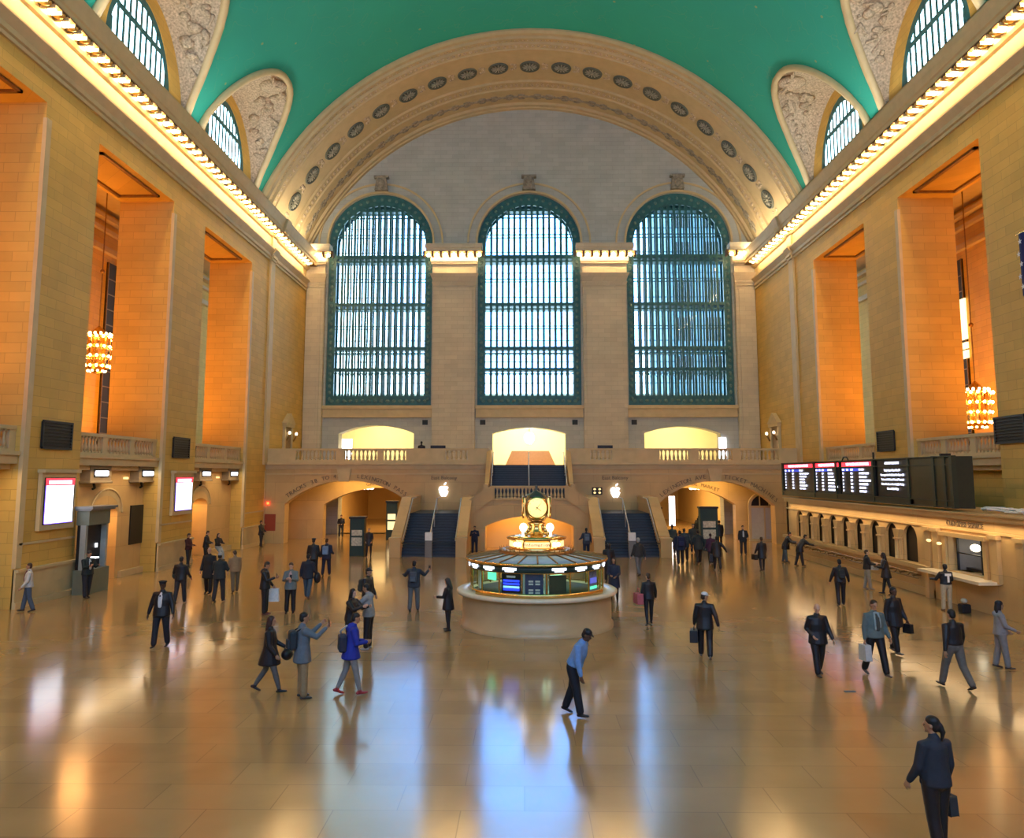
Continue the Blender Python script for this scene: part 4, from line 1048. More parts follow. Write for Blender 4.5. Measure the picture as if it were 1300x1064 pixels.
# clock
g=MB(); g.lathe([(.10,3.16),(.16,3.2),(.3,3.28),(.2,3.34)],(0,0,0),20)
for k in range(4):
    a=pi/4+k*pi/2
    g.tube([(.3*cos(a),.3*sin(a),3.3),(.43*cos(a),.43*sin(a),3.5),(.44*cos(a),.44*sin(a),3.72),(.36*cos(a),.36*sin(a),3.98),(.12*cos(a),.12*sin(a),4.08)],.07,8)
g.ell((0,0,3.64),.36,.36,.40,24,14); g.build('clock_case',M['brassd'],root)
g=MB(); g.lathe([(.4,3.98),(.34,4.05),(.15,4.14),(.06,4.2),(.07,4.24),(.03,4.28),(.06,4.32),(.0,4.38)],(0,0,0),24); g.build('clock_dome',simple('dark bronze dome',(.08,.09,.08),.35,metal=.5),root)
for q in range(4):
    a=-pi/2+q*pi/2+.04; Nn=Vector((cos(a),sin(a),0))
    f=empty('clock_face_ring',(0,0,0)); 
    COL.objects.unlink(f); bpy.data.objects.remove(f)
    ring=MB().lathe([(.30,0),(.35,.0),(.36,.05),(.30,.06)],(0,0,0),32,cap=False); d=ring.build('clock_bezel',M['brass'],root,(Nn.x*.40,Nn.y*.40,3.66)); d.rotation_euler=(pi/2,0,a+pi/2)
    face=MB().ell((0,0,0),.31,.31,.06,32,8).build('clock_face',M['clockf'],d)
    h=MB()
    h.prism([(-.012,-.05),(.012,-.05),(.005,.17),(-.005,.17)],'z',.065,.07); hh=h.build('hour_hand',M['black'],d); hh.rotation_euler[2]=-R_(128)
    h=MB(); h.prism([(-.009,-.07),(.009,-.07),(.003,.25),(-.003,.25)],'z',.07,.075); hh=h.build('minute_hand',M['black'],d); hh.rotation_euler[2]=-R_(38)
    h=MB()
    for k in range(12):
        b=2*pi*k/12; h.prism([(.25*cos(b)-.01,.25*sin(b)-.01),(.25*cos(b)+.01,.25*sin(b)-.01),(.25*cos(b)+.01,.25*sin(b)+.01),(.25*cos(b)-.01,.25*sin(b)+.01)],'z',.03,.05)
    h.build('hour_marks',M['brassd'],d)
# screens and boards in the booth windows (things standing inside the glass)
def booth_item(name,k,w,z0,z1,mat,label,cat,r=2.0):
    a=2*pi*k/NP-pi/2-.05; c_,s_=cos(a),sin(a)
    o=MB().box(-w,w,-.03,.03,z0,z1).build(name,mat,None,(BX_+r*c_,BY_+r*s_,0),a+pi/2); tag(o,label,cat); return o
o=booth_item('departure_screen',-1,.30,1.18,1.8,M['black'],'dark screen with blue rows in the booth window left of the centre','screen')
for i,(z,mt) in enumerate(((1.70,'white'),(1.58,'bluer'),(1.49,'bluer'),(1.40,'cyan'),(1.33,'bluer'))):
    MB().box(-.25 if i else -.14,.27 if i else .14,-.045,-.035,z-.03,z+.03).build('screen_row',M[mt],o)
o=booth_item('information_board',0,.27,1.18,1.8,M['skyblue'],'blue notice board with white lines in the front booth window','notice board')
for x in (-.1,.1):
    for z in (1.58,1.5,1.33,1.25): MB().box(x-.07,x+.07,-.04,-.032,z-.025,z+.025).build('printed_line',M['white'],o)
for k,w in ((-.45,.04),(.5,.05)): 
    o=booth_item('booth_post',k,w,1.15,1.8,simple('pale green post',(.55,.65,.55),.4),'pale post beside the blue notice board in the booth'+(' left' if k<0 else ' right'),'post',2.03)
o=booth_item('dark_cabinet',1,.26,1.15,1.75,M['kiosk'],'dark cabinet in the booth window right of the blue board','cabinet')
o=booth_item('leaflet_rack',3,.22,1.2,1.8,simple('magazine rack paper',(.25,.2,.35),.5,noise=.5,nscale=20),'rack of coloured leaflets at the right side of the booth','rack')
MB().box(-.2,.2,-.05,-.035,1.25,1.33).build('leaflet_row',M['greens'],o); MB().box(-.2,.2,-.05,-.035,1.42,1.58).build('leaflet_row',emit('glowing blue leaflets',(.15,.15,.7),.7),o)  # leaflets given a glow of their own, though only paper
o=booth_item('monitor',-2.6,.2,1.5,1.75,M['greens'],'small green lit monitor inside the booth window at left','monitor',1.7)
o=booth_item('document_rack',-3.6,.13,1.18,1.7,M['paper'],'pale paper rack inside the far left booth window','rack',1.85)
o=booth_item('desk_fan',-4.2,.1,1.15,1.5,M['red'],'small reddish box inside the leftmost booth window','box',1.8)
o=booth_item('desk_lamp_panel',1.6,.2,1.2,1.65,M['greens'],'green lit panel in the booth window right of the dark cabinet','panel',1.2)

# kiosks and map stands in the end passages
def kiosk(x,y,w,h,label,light=False):
    root=empty('map_kiosk',(x,y,0)); tag(root,label,'kiosk')
    g=MB(); g.box(-w/2,w/2,-.3,.3,0,h); g.build('body',M['kiosk'],root,bevel=.02)
    g=MB(); g.box(-w/2-.05,w/2+.05,-.35,.35,h,h+.12); g.build('cap',M['black'],root)
    g=MB(); g.box(-w*.36,w*.36,-.32,-.29,h*.55,h*.7); g.box(-w*.36,w*.36,-.32,-.29,h*.28,h*.5); g.build('map_panel',emit('lit map',(.9,.75,.4),.9) if light else M['poster'],root)
kiosk(-9.75,46.8,.85,2.15,'dark green kiosk standing before the left arch')
kiosk(11.6,50.5,1.1,2.6,'dark kiosk with pale notice in the right arch, behind the crowd')
kiosk(9.3,59.0-2,.9,2.3,'kiosk with two lit maps at the left side of the right arch',True)
kiosk(-9.6,58.0,.8,2.7,'tall sign stand with two lit maps under the left arch',True)
# glazed doors right of the right arch
root=empty('door_3',(17.3,57.6,0)); struct(root)
g=MB(); add_plate(g,'y',0,arch(-1.15,1.15,0,2.5,3.5,16),[rect(-.95,-.05,.15,2.35),rect(.05,.95,.15,2.35),[(-.95,2.5),(.95,2.5)]+[(.95*cos(pi*k/10),2.5+.8*sin(pi*k/10)) for k in range(1,10)]],.15); g.build('door_frame',M['plain'],root)
pg=simple('frosted door glass',(.55,.55,.48),.3)
for q in (-.5,.5): MB().box(q-.46,q+.46,.05,.09,.12,2.38).build('door_glass',pg,root)
MB().prism([(-.97,2.48),(.97,2.48)]+[(.97*cos(pi*k/10),2.48+.84*sin(pi*k/10)) for k in range(1,10)],'y',.05,.09).build('fanlight',M['black'],root)
g=MB(); [g.box(q-.03,q+.03,-.02,.1,2.48,3.25) for q in (-.33,.33)]; g.build('fanlight_bars',M['plain'],root)
# shop front glow beyond the passages
for x,w,l,mt in ((12.6,.5,'tall white lit shop window deep in the right passage','screenw'),(7.4,.5,'narrow blue white screen beside the dark kiosk','screenw'),):
    o=MB().box(x-w/2,x+w/2,68,68.1,.4,2.9).build('shop_window',M[mt]); tag(o,l,'window')
o=MB().box(8.2,10.6,75,75.2,.5,3.2).build('shop_window',emit('green shop glow',(.12,.55,.40),1.2)); tag(o,'green lit shopfront at the far end of the right passage','window')
# ceiling lamps in passages
for x,y,l in ((-9.0,60.6,'left passage near its inner arch'),(-12.2,62.0,'left passage beyond the map stand'),(10.6,61.0,'right passage near its inner arch'),(13.3,62.0,'right passage at its right side')):
    root=empty('ceiling_lamp',(x,y,4.1)); tag(root,'bright hanging lamp cluster in the '+l,'lamp')
    g=MB(); [g.ell((dx,0,-.4),.17,.17,.15,10,7) for dx in (-.3,0,.3)]; g.build('globe',M['globe'],root)
    g=MB(); g.tube([(0,0,.5),(0,0,-.3)],.03,6); g.tube([(-.35,0,-.25),(.35,0,-.25)],.03,6); g.build('stem',M['brassd'],root)
root=empty('ceiling_lamp',(.45,66.5,8.1)); tag(root,'bright white lantern hanging in the middle balcony opening','lamp')
g=MB(); g.ell((0,0,-.3),.42,.42,.5,16,10); g.build('globe',M['lampw'],root); g=MB(); g.tube([(0,0,.1),(0,0,2.5)],.03,6); g.build('stem',M['brassd'],root)
for x,z,w,l in ((-14.85,6.2,.9,'white lit poster at the left edge of the left balcony opening'),(16.0,6.3,.6,'white lit advert right of the right balcony opening')):
    yy=66.0 if x<0 else YE-.1
    o=MB().box(x-w/2,x+w/2,yy-.08,yy,ZF+.6,ZF+2.3).build('lit_poster',M['screenw']); tag(o,l,'poster')
# small things on the balcony front near the middle
for x,l,m_ in ((-6.9,'left','black'),(6.5,'right','black')):
    o=MB().box(x-.6,x+.6,YE-.62-.1,YE-.55,6.75,7.05).build('direction_sign',M[m_]); tag(o,'small dark direction sign on the pier %s of the middle opening'%l,'sign')
# ------------------------------------------------------------------ people
def v3(*a): return Vector(a)
def rotx(p,a):   # pitch about x: positive a swings a downward vector forward (+y)
    return Vector((p[0],p[1]*cos(a)-p[2]*sin(a),p[1]*sin(a)+p[2]*cos(a)))
PM={}
def cmat(col,rough=.75):
    k=tuple(round(c,3) for c in col)
    if k not in PM: PM[k]=simple('cloth '+'%d %d %d'%tuple(int(c*255) for c in col),col,rough,noise=.12,nscale=14)
    return PM[k]
SKIN={'l':simple('light skin',(.55,.33,.22),.5),'m':simple('tan skin',(.38,.21,.12),.5),'d':simple('dark brown skin',(.10,.05,.03),.5)}
HAIR={'k':simple('black hair',(.012,.01,.01),.5),'b':simple('brown hair',(.05,.025,.012),.5),'r':simple('auburn hair',(.045,.016,.012),.5),'g':simple('grey hair',(.35,.34,.33),.6),'y':simple('blond hair',(.42,.27,.10),.6),'bald':None}
EYE=MB().ell((0,0,0),.009,.009,.008,8,6).mesh('eye'); EYE.materials.append(M['black'])
def remesh(mb,name,mat,parent,vox,smooth=2,fac=.5):
    """melt overlapping closed volumes into one continuous skin"""
    me=bpy.data.meshes.new('t'); me.from_pydata(mb.v,[],mb.f); me.update()
    bm=bmesh.new(); bm.from_mesh(me)
    bmesh.ops.recalc_face_normals(bm,faces=bm.faces); bm.to_mesh(me); bm.free()
    o=bpy.data.objects.new('t',me); COL.objects.link(o)
    m=o.modifiers.new('r','REMESH'); m.mode='VOXEL'; m.voxel_size=vox; m.adaptivity=0
    s=o.modifiers.new('s','SMOOTH'); s.factor=fac; s.iterations=smooth
    dg=bpy.context.evaluated_depsgraph_get(); dg.update()
    m2=bpy.data.meshes.new_from_object(o.evaluated_get(dg)); bpy.data.objects.remove(o); bpy.data.meshes.remove(me)
    m2.name=name; m2.materials.clear(); m2.materials.append(mat); m2.polygons.foreach_set('use_smooth',[True]*len(m2.polygons))
    q=bpy.data.objects.new(name,m2); COL.objects.link(q); q.parent=parent; return q
D=radians=R_
def person(x,y,h,face,label,top,bottom,shoes=(.02,.015,.012),skin='l',hair='k',hairlen=0,
           stride=0,lead=1,lean=0,arms=((5,6,12),(5,6,12)),head=(0,0),coat=0,hat=None,female=False,open_=None,
           detail=1,group=None,skirt=False,hood=False,scarf=None,fat=1.0,sit=0,zbase=0,boots=False,collar=None,twist=0):
    """face: heading in degrees, 0 looks at the camera (-y), 90 looks right (+x), 180 away.
       arms: (left, right) each (forward swing, sideways lift, elbow bend[, inward turn]) in degrees
       coat: length below the hip joint in metres"""
    S=h/1.75
    fat*=1.22
    root=empty('person',(x,y,zbase),0); tag(root,label,'person',group)
    root.rotation_euler[2]=R_(face)+pi    # local +y is forward
    W=.92 if female else 1.0; W*=fat**.5
    lean=R_(lean)
    # ---- skeleton (metres for a 1.75 m body, hips at origin then lifted)
    hipw=.095*W; up=lambda p:rotx(Vector(p),-lean)       # lean forward
    thigh,shank=.43,.42
    legs=[]
    st=R_(stride)
    for sd in (-1,1):
        if sit: a,k=R_(sit),R_(sit*.9)
        elif stride:
            if sd==lead: a,k=st*.75,st*.12
            else: a,k=-st*.55,st*.75
        else: a,k=R_(3),R_(3)
        hip=Vector((sd*hipw,0,0)); kd=rotx(Vector((0,0,-1)),a); knee=hip+kd*thigh+Vector((sd*.012,0,0))
        ad=rotx(Vector((0,0,-1)),a-k); ank=knee+ad*shank+Vector((sd*.01,0,0))
        foot=R_(0) if not (stride and sd!=lead) else -(st*.9)      # trailing heel lifts
        if stride and sd==lead: foot=st*.25
        fd=rotx(Vector((0,1,0)),foot)
        legs.append((hip,knee,ank,fd,foot))
    low=min(min(l[2].z-.075*cos(l[4]),(l[2]+l[3]*.17).z-.075*cos(l[4]) if l[4]<0 else l[2].z-.075) for l in legs)
    H=-low
    spine=[up((0,-.005,.02)),up((0,0,.16)),up((0,.01,.30)),up((0,0,.44)),up((0,-.015,.50))]
    neck=up((0,.0,.545)); 
    hp,hy=R_(head[0]),R_(head[1])
    hb=up((0,.015,.60))
    hdir=rotx(Vector((0,0,1)),-(lean*.6+hp)); hfw=rotx(Vector((0,1,0)),-(lean*.6+hp))
    hfw=Matrix.Rotation(hy,3,'Z')@hfw; hdir=Matrix.Rotation(hy,3,'Z')@hdir
    hc=hb+hdir*.085
    hx=hfw.cross(hdir).normalized()
    sho=[up((-.185*W,-.01,.455)),up((.185*W,-.01,.455))]
    ar=[]
    for i,sd in enumerate((-1,1)):
        A=arms[i]; sw,ab,el=R_(A[0]),R_(A[1]),R_(A[2]); tn=R_(A[3]) if len(A)>3 else 0
        d=rotx(Vector((sd*sin(ab),0,-cos(ab))),sw-lean*.3)
        elb=sho[i]+d*.285
        d2=rotx(Vector((sd*sin(ab)*.8,0,-cos(ab))),sw+el-lean*.3).normalized()
        d2=Matrix.Rotation(sd*tn,3,'Z')@d2
        wr=elb+d2*.25
        ar.append((sho[i],elb,wr,d2))
    off=Vector((0,0,H))
    def P(v): return tuple((v+off)*S)
    def T(mb,pts,rad,seg=10,**k): mb.tube([P(p) for p in pts],[(r[0]*S,r[1]*S) if isinstance(r,tuple) else r*S for r in rad],seg,**k)
    def hell(mb,c,a,b,cc,seg=14,rings=10,ox=0,oy=0,oz=0):
        cen=c+hx*ox+hfw*oy+hdir*oz; t=MB().ell((0,0,0),1,1,1,seg,rings)
        mb.add([P(cen+hx*(v[0]*a)+hfw*(v[1]*b)+hdir*(v[2]*cc)) for v in t.v],t.f,True)
    # ---- body: one skin
    b=MB()
    T(b,spine,[(.135*W,.09),(.12*W,.085),(.14*W,.095),(.15*W,.085),(.08,.06)],12,up=(1,0,0))
    T(b,[spine[4],neck,hb],[.06,.052,.05],10)
    for i in (0,1):
        s_,e,w,d2=ar[i]
        T(b,[spine[3]*.6+s_*.4,s_,e,w],[.055,.05,.04,.028],8)
        # hand: palm, four fingers, thumb
        n=d2; side=Vector((1,0,0)) if abs(n.x)<.9 else Vector((0,0,1))
        fwd=n.cross(side).normalized(); side=fwd.cross(n).normalized()
        sd=-1 if i==0 else 1
        T(b,[w,w+n*.04,w+n*.085],[(.022,.024),(.018,.038),(.016,.040)],8,up=tuple(side))
        if detail:
            for q,(o_,L_) in enumerate(((-.030,.062),(-.010,.072),(.010,.068),(.029,.052))):
                base=w+n*.088+fwd*o_; inn=-side*sd
                T(b,[base,base+n*L_*.45+inn*.008,base+n*L_*.78+inn*.028,base+n*L_*.9+inn*.045],[.0095,.009,.0085,.0075],6)
            T(b,[w+n*.03+fwd*.02,w+n*.06+fwd*.05-side*sd*.01,w+n*.095+fwd*.055-side*sd*.022],[.012,.011,.009],6)
        else: T(b,[w+n*.08,w+n*.15-side*sd*.03],[(.03,.016),(.022,.013)],6)
    for hip,knee,ank,fd,f in legs:
        T(b,[hip+Vector((0,0,.03)),hip,knee,knee+(ank-knee)*.3,ank],[.08,.082,.052,.055,.035],10)
    # head: skull, jaw, nose, ears, brow, lips
    hell(b,hc,.072,.09,.095,16,12,oz=.025)
    hell(b,hc,.055,.065,.07,12,10,oy=.02,oz=-.035)
    hell(b,hc,.026,.02,.018,8,6,oy=.072,oz=-.085)
    hell(b,hc,.012,.024,.026,8,6,oy=.095,oz=-.012); hell(b,hc,.05,.02,.012,8,6,oy=.078,oz=.02)
    hell(b,hc,.022,.014,.012,8,6,oy=.084,oz=-.052)
    for sd in (-1,1): hell(b,hc,.010,.018,.030,8,6,ox=sd*.074,oy=-.005,oz=-.005)
    remesh(b,'body',SKIN[skin],root,(.0105 if detail else .017)*S,2,.5)
    for sd in (-1,1):
        e=bpy.data.objects.new('eye',EYE); COL.objects.link(e); e.parent=root; e.location=P(hc+hx*sd*.03+hfw*.083+hdir*.004); e.scale=(S,S,S)
    # ---- trousers / leggings
    vx=.016*S if detail else .022*S
    if bottom is not None:
        t=MB(); tight=boots or skirt=='tight'
        T(t,[spine[0]+Vector((0,0,-.03)),up((0,0,.08)),up((0,0,.13))],[(.155*W,.115*fat**.5),(.148*W,.108*fat**.5),(.135*W,.10*fat**.5)],14,up=(1,0,0))
        for hip,knee,ank,fd,f in legs:
            if tight: rr=[.098,.094,.064,.062,.045]
            else: rr=[.105,.103,.078,.076,.070]
            e=ank+Vector((0,0,0)) ; lo=knee+(ank-knee)*(.93)
            T(t,[hip+Vector((0,0,.02)),hip+(knee-hip)*.15,knee,knee+(ank-knee)*.35,lo],[r*fat**.4 for r in rr],10)
        remesh(t,'trousers',cmat(bottom),root,vx,2)
    # ---- shoes
    for i,(hip,knee,ank,fd,f) in enumerate(legs):
        t=MB(); upv=rotx(Vector((0,0,1)),f); c=ank-upv*.055
        T(t,[c-fd*.05+upv*.012,c+fd*.03+upv*.012,c+fd*.10,c+fd*.16-upv*.002],[(.034,.034),(.036,.036),(.042,.028),(.034,.020)],10,up=(1,0,0))
        T(t,[ank+(knee-ank).normalized()*(.22 if boots else .03),c+upv*.03],[.048 if boots else .045,.042],8)
        remesh(t,'boot' if boots else 'shoe',cmat(shoes,.45),root,.012*S,1)
    # ---- jacket, coat or shirt
    t=MB(); g_=fat**.5
    pts=[up((0,-.0,.06)),up((0,.0,.16)),up((0,.01,.30)),up((0,-.005,.44)),up((0,-.015,.52))]
    rad=[(.182*W*g_,.148*g_),(.168*W*g_,.13*g_),(.176*W*g_,.132*g_),(.158*W*g_,.115*g_),(.075,.075)]
    if coat>0 or coat==0:
        L=max(.05,coat)
        if lean>.2: pts=[pts[0]+Vector((0,.0,-.05-L))+Vector((0,.0,0))]+pts
        else: pts=[up((0,0,.06))+Vector((0,0,-.05-L))]+pts
        fl=.182*W*g_+L*(.13 if female else .09); rad=[(fl,.155*g_+L*.10+L*sin(R_(stride))*.55)]+rad
    T(t,pts,rad,14,up=(1,0,0),ck=.18)
    for i in (0,1):
        s_,e,w,d2=ar[i]
        T(t,[spine[3]*.75+s_*.25+up((0,0,.02))*0,s_+(spine[3]-s_)*.08,e,w-d2*.015],[.08*g_,.076*g_,.060*g_,.046],10)
    T(t,[spine[4]*1.0,neck-Vector((0,0,.0))],[.085,.068],10)
    if hood: T(t,[neck+up((0,-.07,-.02)),neck+up((0,-.09,-.07))],[.06,.085],10)
    remesh(t,'coat' if coat>.25 else 'jacket',cmat(top),root,vx,4)
    if collar:      # shirt front showing at the open neck
        t=MB(); T(t,[up((0,.075,.50)),up((0,.118*g_,.40)),up((0,.135*g_,.25)),up((0,.135*g_,.14))],[(.03,.02),(.06,.03),(.062,.03),(.05,.03)],10,up=(1,0,0))
        remesh(t,'shirt_front',cmat(collar),root,vx,1)
    if scarf:
        t=MB(); T(t,[neck+Vector((-.05,0,-.02)),neck+Vector((0,.06,-.03)),neck+Vector((.05,0,-.02)),neck+Vector((0,-.06,0)),neck+Vector((-.05,0,-.02))],[.035]*5,8)
        T(t,[up((.05,.09,.52)),up((.06,.14,.35)),up((.06,.15,.15))],[(.03,.02)]*3,8); T(t,[up((-.05,.09,.52)),up((-.06,.14,.35)),up((-.06,.15,.2))],[(.03,.02)]*3,8)
        remesh(t,'scarf',cmat(scarf),root,vx,1)
    # ---- hair and hats
    if HAIR.get(hair):
        t=MB(); hell(t,hc,.080,.093,.078,14,10,oy=-.012,oz=.052); hell(t,hc,.076,.06,.085,12,8,oy=-.045,oz=.0)
        if hairlen>=1:
            T(t,[hc+hdir*.05-hfw*.05,hc-hdir*.05-hfw*.07,hc-hdir*.16-hfw*.085,hc-hdir*(.16+.11*hairlen)-hfw*.10],[(.07,.05),(.085,.05),(.09,.045),(.06,.03)],10,up=tuple(hx))
            for sd in (-1,1): T(t,[hc+hx*sd*.07+hdir*.04,hc+hx*sd*.075-hdir*.10-hfw*.01],[(.02,.04),(.02,.035)],8)
        if hairlen==.5:   # pony tail
            T(t,[hc-hfw*.10+hdir*.02,hc-hfw*.13-hdir*.06,hc-hfw*.11-hdir*.17],[.035,.035,.018],8)
        remesh(t,'hair',HAIR[hair],root,.014*S,1)
    if hat:
        kind,col=hat; t=MB()
        if kind=='beanie': hell(t,hc,.086,.10,.085,14,10,oy=-.008,oz=.062)
        if kind in('cap','peak'): hell(t,hc,.085,.10,.07,14,10,oy=-.004,oz=.07); T(t,[hc+hdir*.055+hfw*.06,hc+hdir*.05+hfw*.115,hc+hdir*.04+hfw*.15],[(.07,.012),(.06,.010),(.04,.008)],10,up=tuple(hx))
        if kind=='peak': hell(t,hc,.115,.115,.035,16,8,oy=0,oz=.10)
        if kind=='hood': hell(t,hc,.098,.105,.115,14,10,oy=-.03,oz=.01); T(t,[hc-hdir*.06-hfw*.04,neck],[.08,.08],10)
        remesh(t,'hat' if kind!='hood' else 'hood',cmat(col),root,.013*S,1)
    def world(v): 
        p=Vector(P(v)); a=root.rotation_euler[2]; return Vector((x+p.x*cos(a)-p.y*sin(a),y+p.x*sin(a)+p.y*cos(a),zbase+p.z))
    return dict(root=root,hand=[world(a[2]+a[3]*.07) for a in ar],back=world(up((0,-.20,.28))),wrist=[world(a[2]) for a in ar],head=world(hc),S=S,ang=root.rotation_euler[2],
                side=[world(up((-.24*W,.0,.05))),world(up((.24*W,0,.05)))],shoulder=[world(a[0]) for a in ar])
# ---- things people carry (each a thing of its own)
def backpack(p,label,col,s=1):
    root=empty('backpack',p['back'],p['ang']); tag(root,label,'backpack'); 
    g=MB(); g.box(-.14*s,.14*s,-.09*s,.07*s,-.22*s,.18*s); o=g.build('pack_body',cmat(col),root,bevel=.05)
    g=MB(); g.box(-.11*s,.11*s,-.13*s,-.08*s,-.19*s,0); g.build('front_pocket',cmat(tuple(c*1.3 for c in col)),root,bevel=.02)
    g=MB()
    for q in (-1,1): g.tube([(q*.09*s,.06*s,.17*s),(q*.11*s,.17*s,.22*s),(q*.12*s,.26*s,.16*s)],.014,6)
    g.build('strap',cmat(tuple(c*.6 for c in col)),root)
def handbag(p,i,label,col,w=.3,h=.24,d=.12,kind='handbag',drop=.10,cat='bag',bulge=False):
    q=p['hand'][i]; root=empty(kind,(q.x,q.y,q.z-drop-h),p['ang']); tag(root,label,cat)
    g=MB()
    if bulge: g.ell((0,0,h*.5),d*.8,w*.5,h*.52,14,10)
    else: g.prism([(-w/2,0),(w/2,0),(w/2*.85,h),(-w/2*.85,h)],'x',-d/2,d/2)
    g.build('bag_body',cmat(col),root,bevel=0 if bulge else .02)
    g=MB(); g.tube([(0,-w*.25,h*.95),(0,-w*.12,h+drop*.9),(0,w*.12,h+drop*.9),(0,w*.25,h*.95)],.01,6); g.build('handle',cmat(tuple(c*.7 for c in col)),root)
    return root
def phone(p,i,label,lit=False):
    q=p['hand'][i]; root=empty('phone',q,p['ang']); tag(root,label,'phone')
    MB().box(-.038,.038,.0,.012,-.02,.13).build('phone_body',M['black'],root)
    if lit: MB().box(-.032,.032,-.004,.0,-.01,.12).build('phone_screen',M['screenw'],root)

BK=(.012,.012,.016); NV=(.015,.022,.05); CH=(.03,.032,.036); JEAN=(.05,.075,.12); KH=(.26,.19,.10); GR=(.13,.13,.13); LG=(.28,.28,.28)
walk=lambda a=22:((-a,6,22),(a,6,22)); walk2=lambda a=22:((a,6,22),(-a,6,22))
phoneR=((8,8,25),(28,6,95,18)); 
# -- foreground
p=person(.98,16.17,1.74,68,'stooped man in light blue shirt and black cap walking right, nearest the booth front',(.13,.27,.55),(.008,.011,.02),BK,'d','k',stride=17,lead=1,lean=22,arms=((-14,5,12),(8,6,14)),head=(12,0),coat=-1,hat=('cap',BK),fat=1.1)
p=person(9.57,18.26,1.75,193,'man in black sweater and grey trousers striding away on the right',BK,(.13,.115,.10),(.05,.03,.025),'m','k',stride=26,lead=-1,arms=((-20,16,12),(14,16,14)),coat=-1,head=(4,0))
p=person(5.15,10.45,1.68,196,'person seen from behind with low dark ponytail and dark grey top, closest to the viewer',(.02,.024,.035),BK,BK,'m','k',hairlen=.5,female=True,stride=10,arms=((8,10,25),(4,10,20)),coat=.05,head=(0,35))
handbag(p,1,'dark shoulder bag at the right hip of the nearest person',CH,.26,.24,.12,'shoulder_bag',.12)
p=person(11.68,20.08,1.62,78,'person in pale grey tracksuit and black knit hat standing at the right edge',(.24,.23,.235),(.20,.19,.19),(.04,.03,.03),'m','k',hairlen=1,female=True,stride=9,arms=((10,5,40,8),(16,6,50,10)),coat=.06,hat=('beanie',BK),hood=True)
p=person(6.95,19.33,1.68,8,'bald man in a long black coat walking toward the viewer',BK,BK,(.05,.045,.04),'l','bald',stride=18,lead=1,arms=((16,9,18),(-20,7,75,25)),coat=.16,head=(14,-12),collar=None)
p=person(8.3,19.35,1.77,10,'man in grey green jacket with pale scarf carrying a clear plastic bag',(.10,.14,.14),BK,(.10,.08,.07),'m','b',stride=20,lead=-1,arms=((6,10,20),(2,9,6)),coat=.05,scarf=(.25,.32,.33),head=(8,0),collar=(.05,.055,.05))
handbag(p,1,'translucent white plastic bag in the hand of the man with the scarf',(.5,.5,.49),.30,.36,.16,'plastic_bag',.06)
p=person(9.85,21.7,1.74,25,'person in dark overcoat walking just behind the man with the scarf',BK,BK,(.10,.09,.09),'d','k',stride=16,lead=1,arms=((10,6,20),(-8,8,18)),coat=.22)
handbag(p,0,'small dark handbag beside the dark overcoat walker',BK,.26,.24,.12,'handbag',.05)
p=person(4.68,21.06,1.68,165,'man in white cap and black coat walking away with a black holdall',BK,BK,(.14,.13,.12),'m','k',stride=18,lead=-1,arms=((6,10,12),(-24,18,16)),coat=.16,hat=('cap',(.62,.62,.62)),head=(5,-60))
handbag(p,0,'black holdall carried by the man in the white cap',BK,.48,.30,.2,'holdall',.08)
p=person(3.95,25.67,1.60,190,'person in black jacket walking away with a pink shoulder bag, right of the booth',BK,BK,BK,'l','b',female=True,stride=12,lead=1,arms=((0,8,10),(10,14,16)),coat=.08,boots=True,head=(6,0))
b_=handbag(p,0,'dusky pink shoulder bag worn by the walker right of the booth',(.42,.10,.12),.46,.32,.2,'shoulder_bag',.18); b_.location.z+=.42; b_.location.x-=.08
p=person(5.38,37.84,1.78,205,'grey haired man in dark jacket and grey trousers walking toward the right stair',CH,(.12,.13,.14),BK,'l','g',stride=20,lead=1,arms=((14,8,14),(-16,12,14)),coat=.06,detail=0)
p=person(3.34,30.0,1.64,-12,'person in long dark coat standing close to the right side of the booth',NV,BK,BK,'m','k',hairlen=1,female=True,stride=8,arms=((12,6,60,30),(12,6,70,30)),coat=.36,boots=True)
p=person(3.77,35.88,1.70,180,'person in black coat waiting behind the booth at its right',BK,BK,BK,'m','k',arms=((5,8,20),(5,8,20)),coat=.30,hat=('hood',BK),detail=0)
p=person(3.55,45.7,1.70,185,'person with a blue grey backpack beside the foot of the right stair',(.03,.045,.08),NV,BK,'m','k',hairlen=.5,stride=10,arms=((14,20,60),(5,12,20)),coat=.12,detail=0); backpack(p,'blue grey backpack behind the booth, by the right stair',(.08,.13,.20))
p=person(-2.98,48.2,1.66,0,'officer in navy with folded arms standing left of the niche',NV,(.012,.018,.04),BK,'m','k',arms=((25,10,100,50),(25,10,100,50)),coat=-1,detail=0)
p=person(-2.31,24.56,1.58,250,'person in black coat standing left of the booth facing away from it',BK,BK,BK,'l','k',female=True,hairlen=1,stride=6,arms=((20,4,70,10),(16,6,60,10)),coat=.24,boots=True,head=(14,0))
p=person(-3.84,28.02,1.73,178,'man in dark jacket holding both arms out, taking a photo of the end wall',(.025,.035,.055),(.10,.11,.12),BK,'m','k',stride=8,arms=((42,30,50),(50,30,75)),coat=.10); backpack(p,'slate day pack on the man photographing the end wall',(.05,.07,.10),.9); phone(p,1,'phone held up by the man photographing the end wall')
p=person(-8.98,46.21,1.64,5,'blond person in black coat walking before the left arch',BK,BK,BK,'l','y',female=True,stride=8,arms=((5,6,40,20),(5,6,40,20)),coat=.26,boots=True,detail=0)
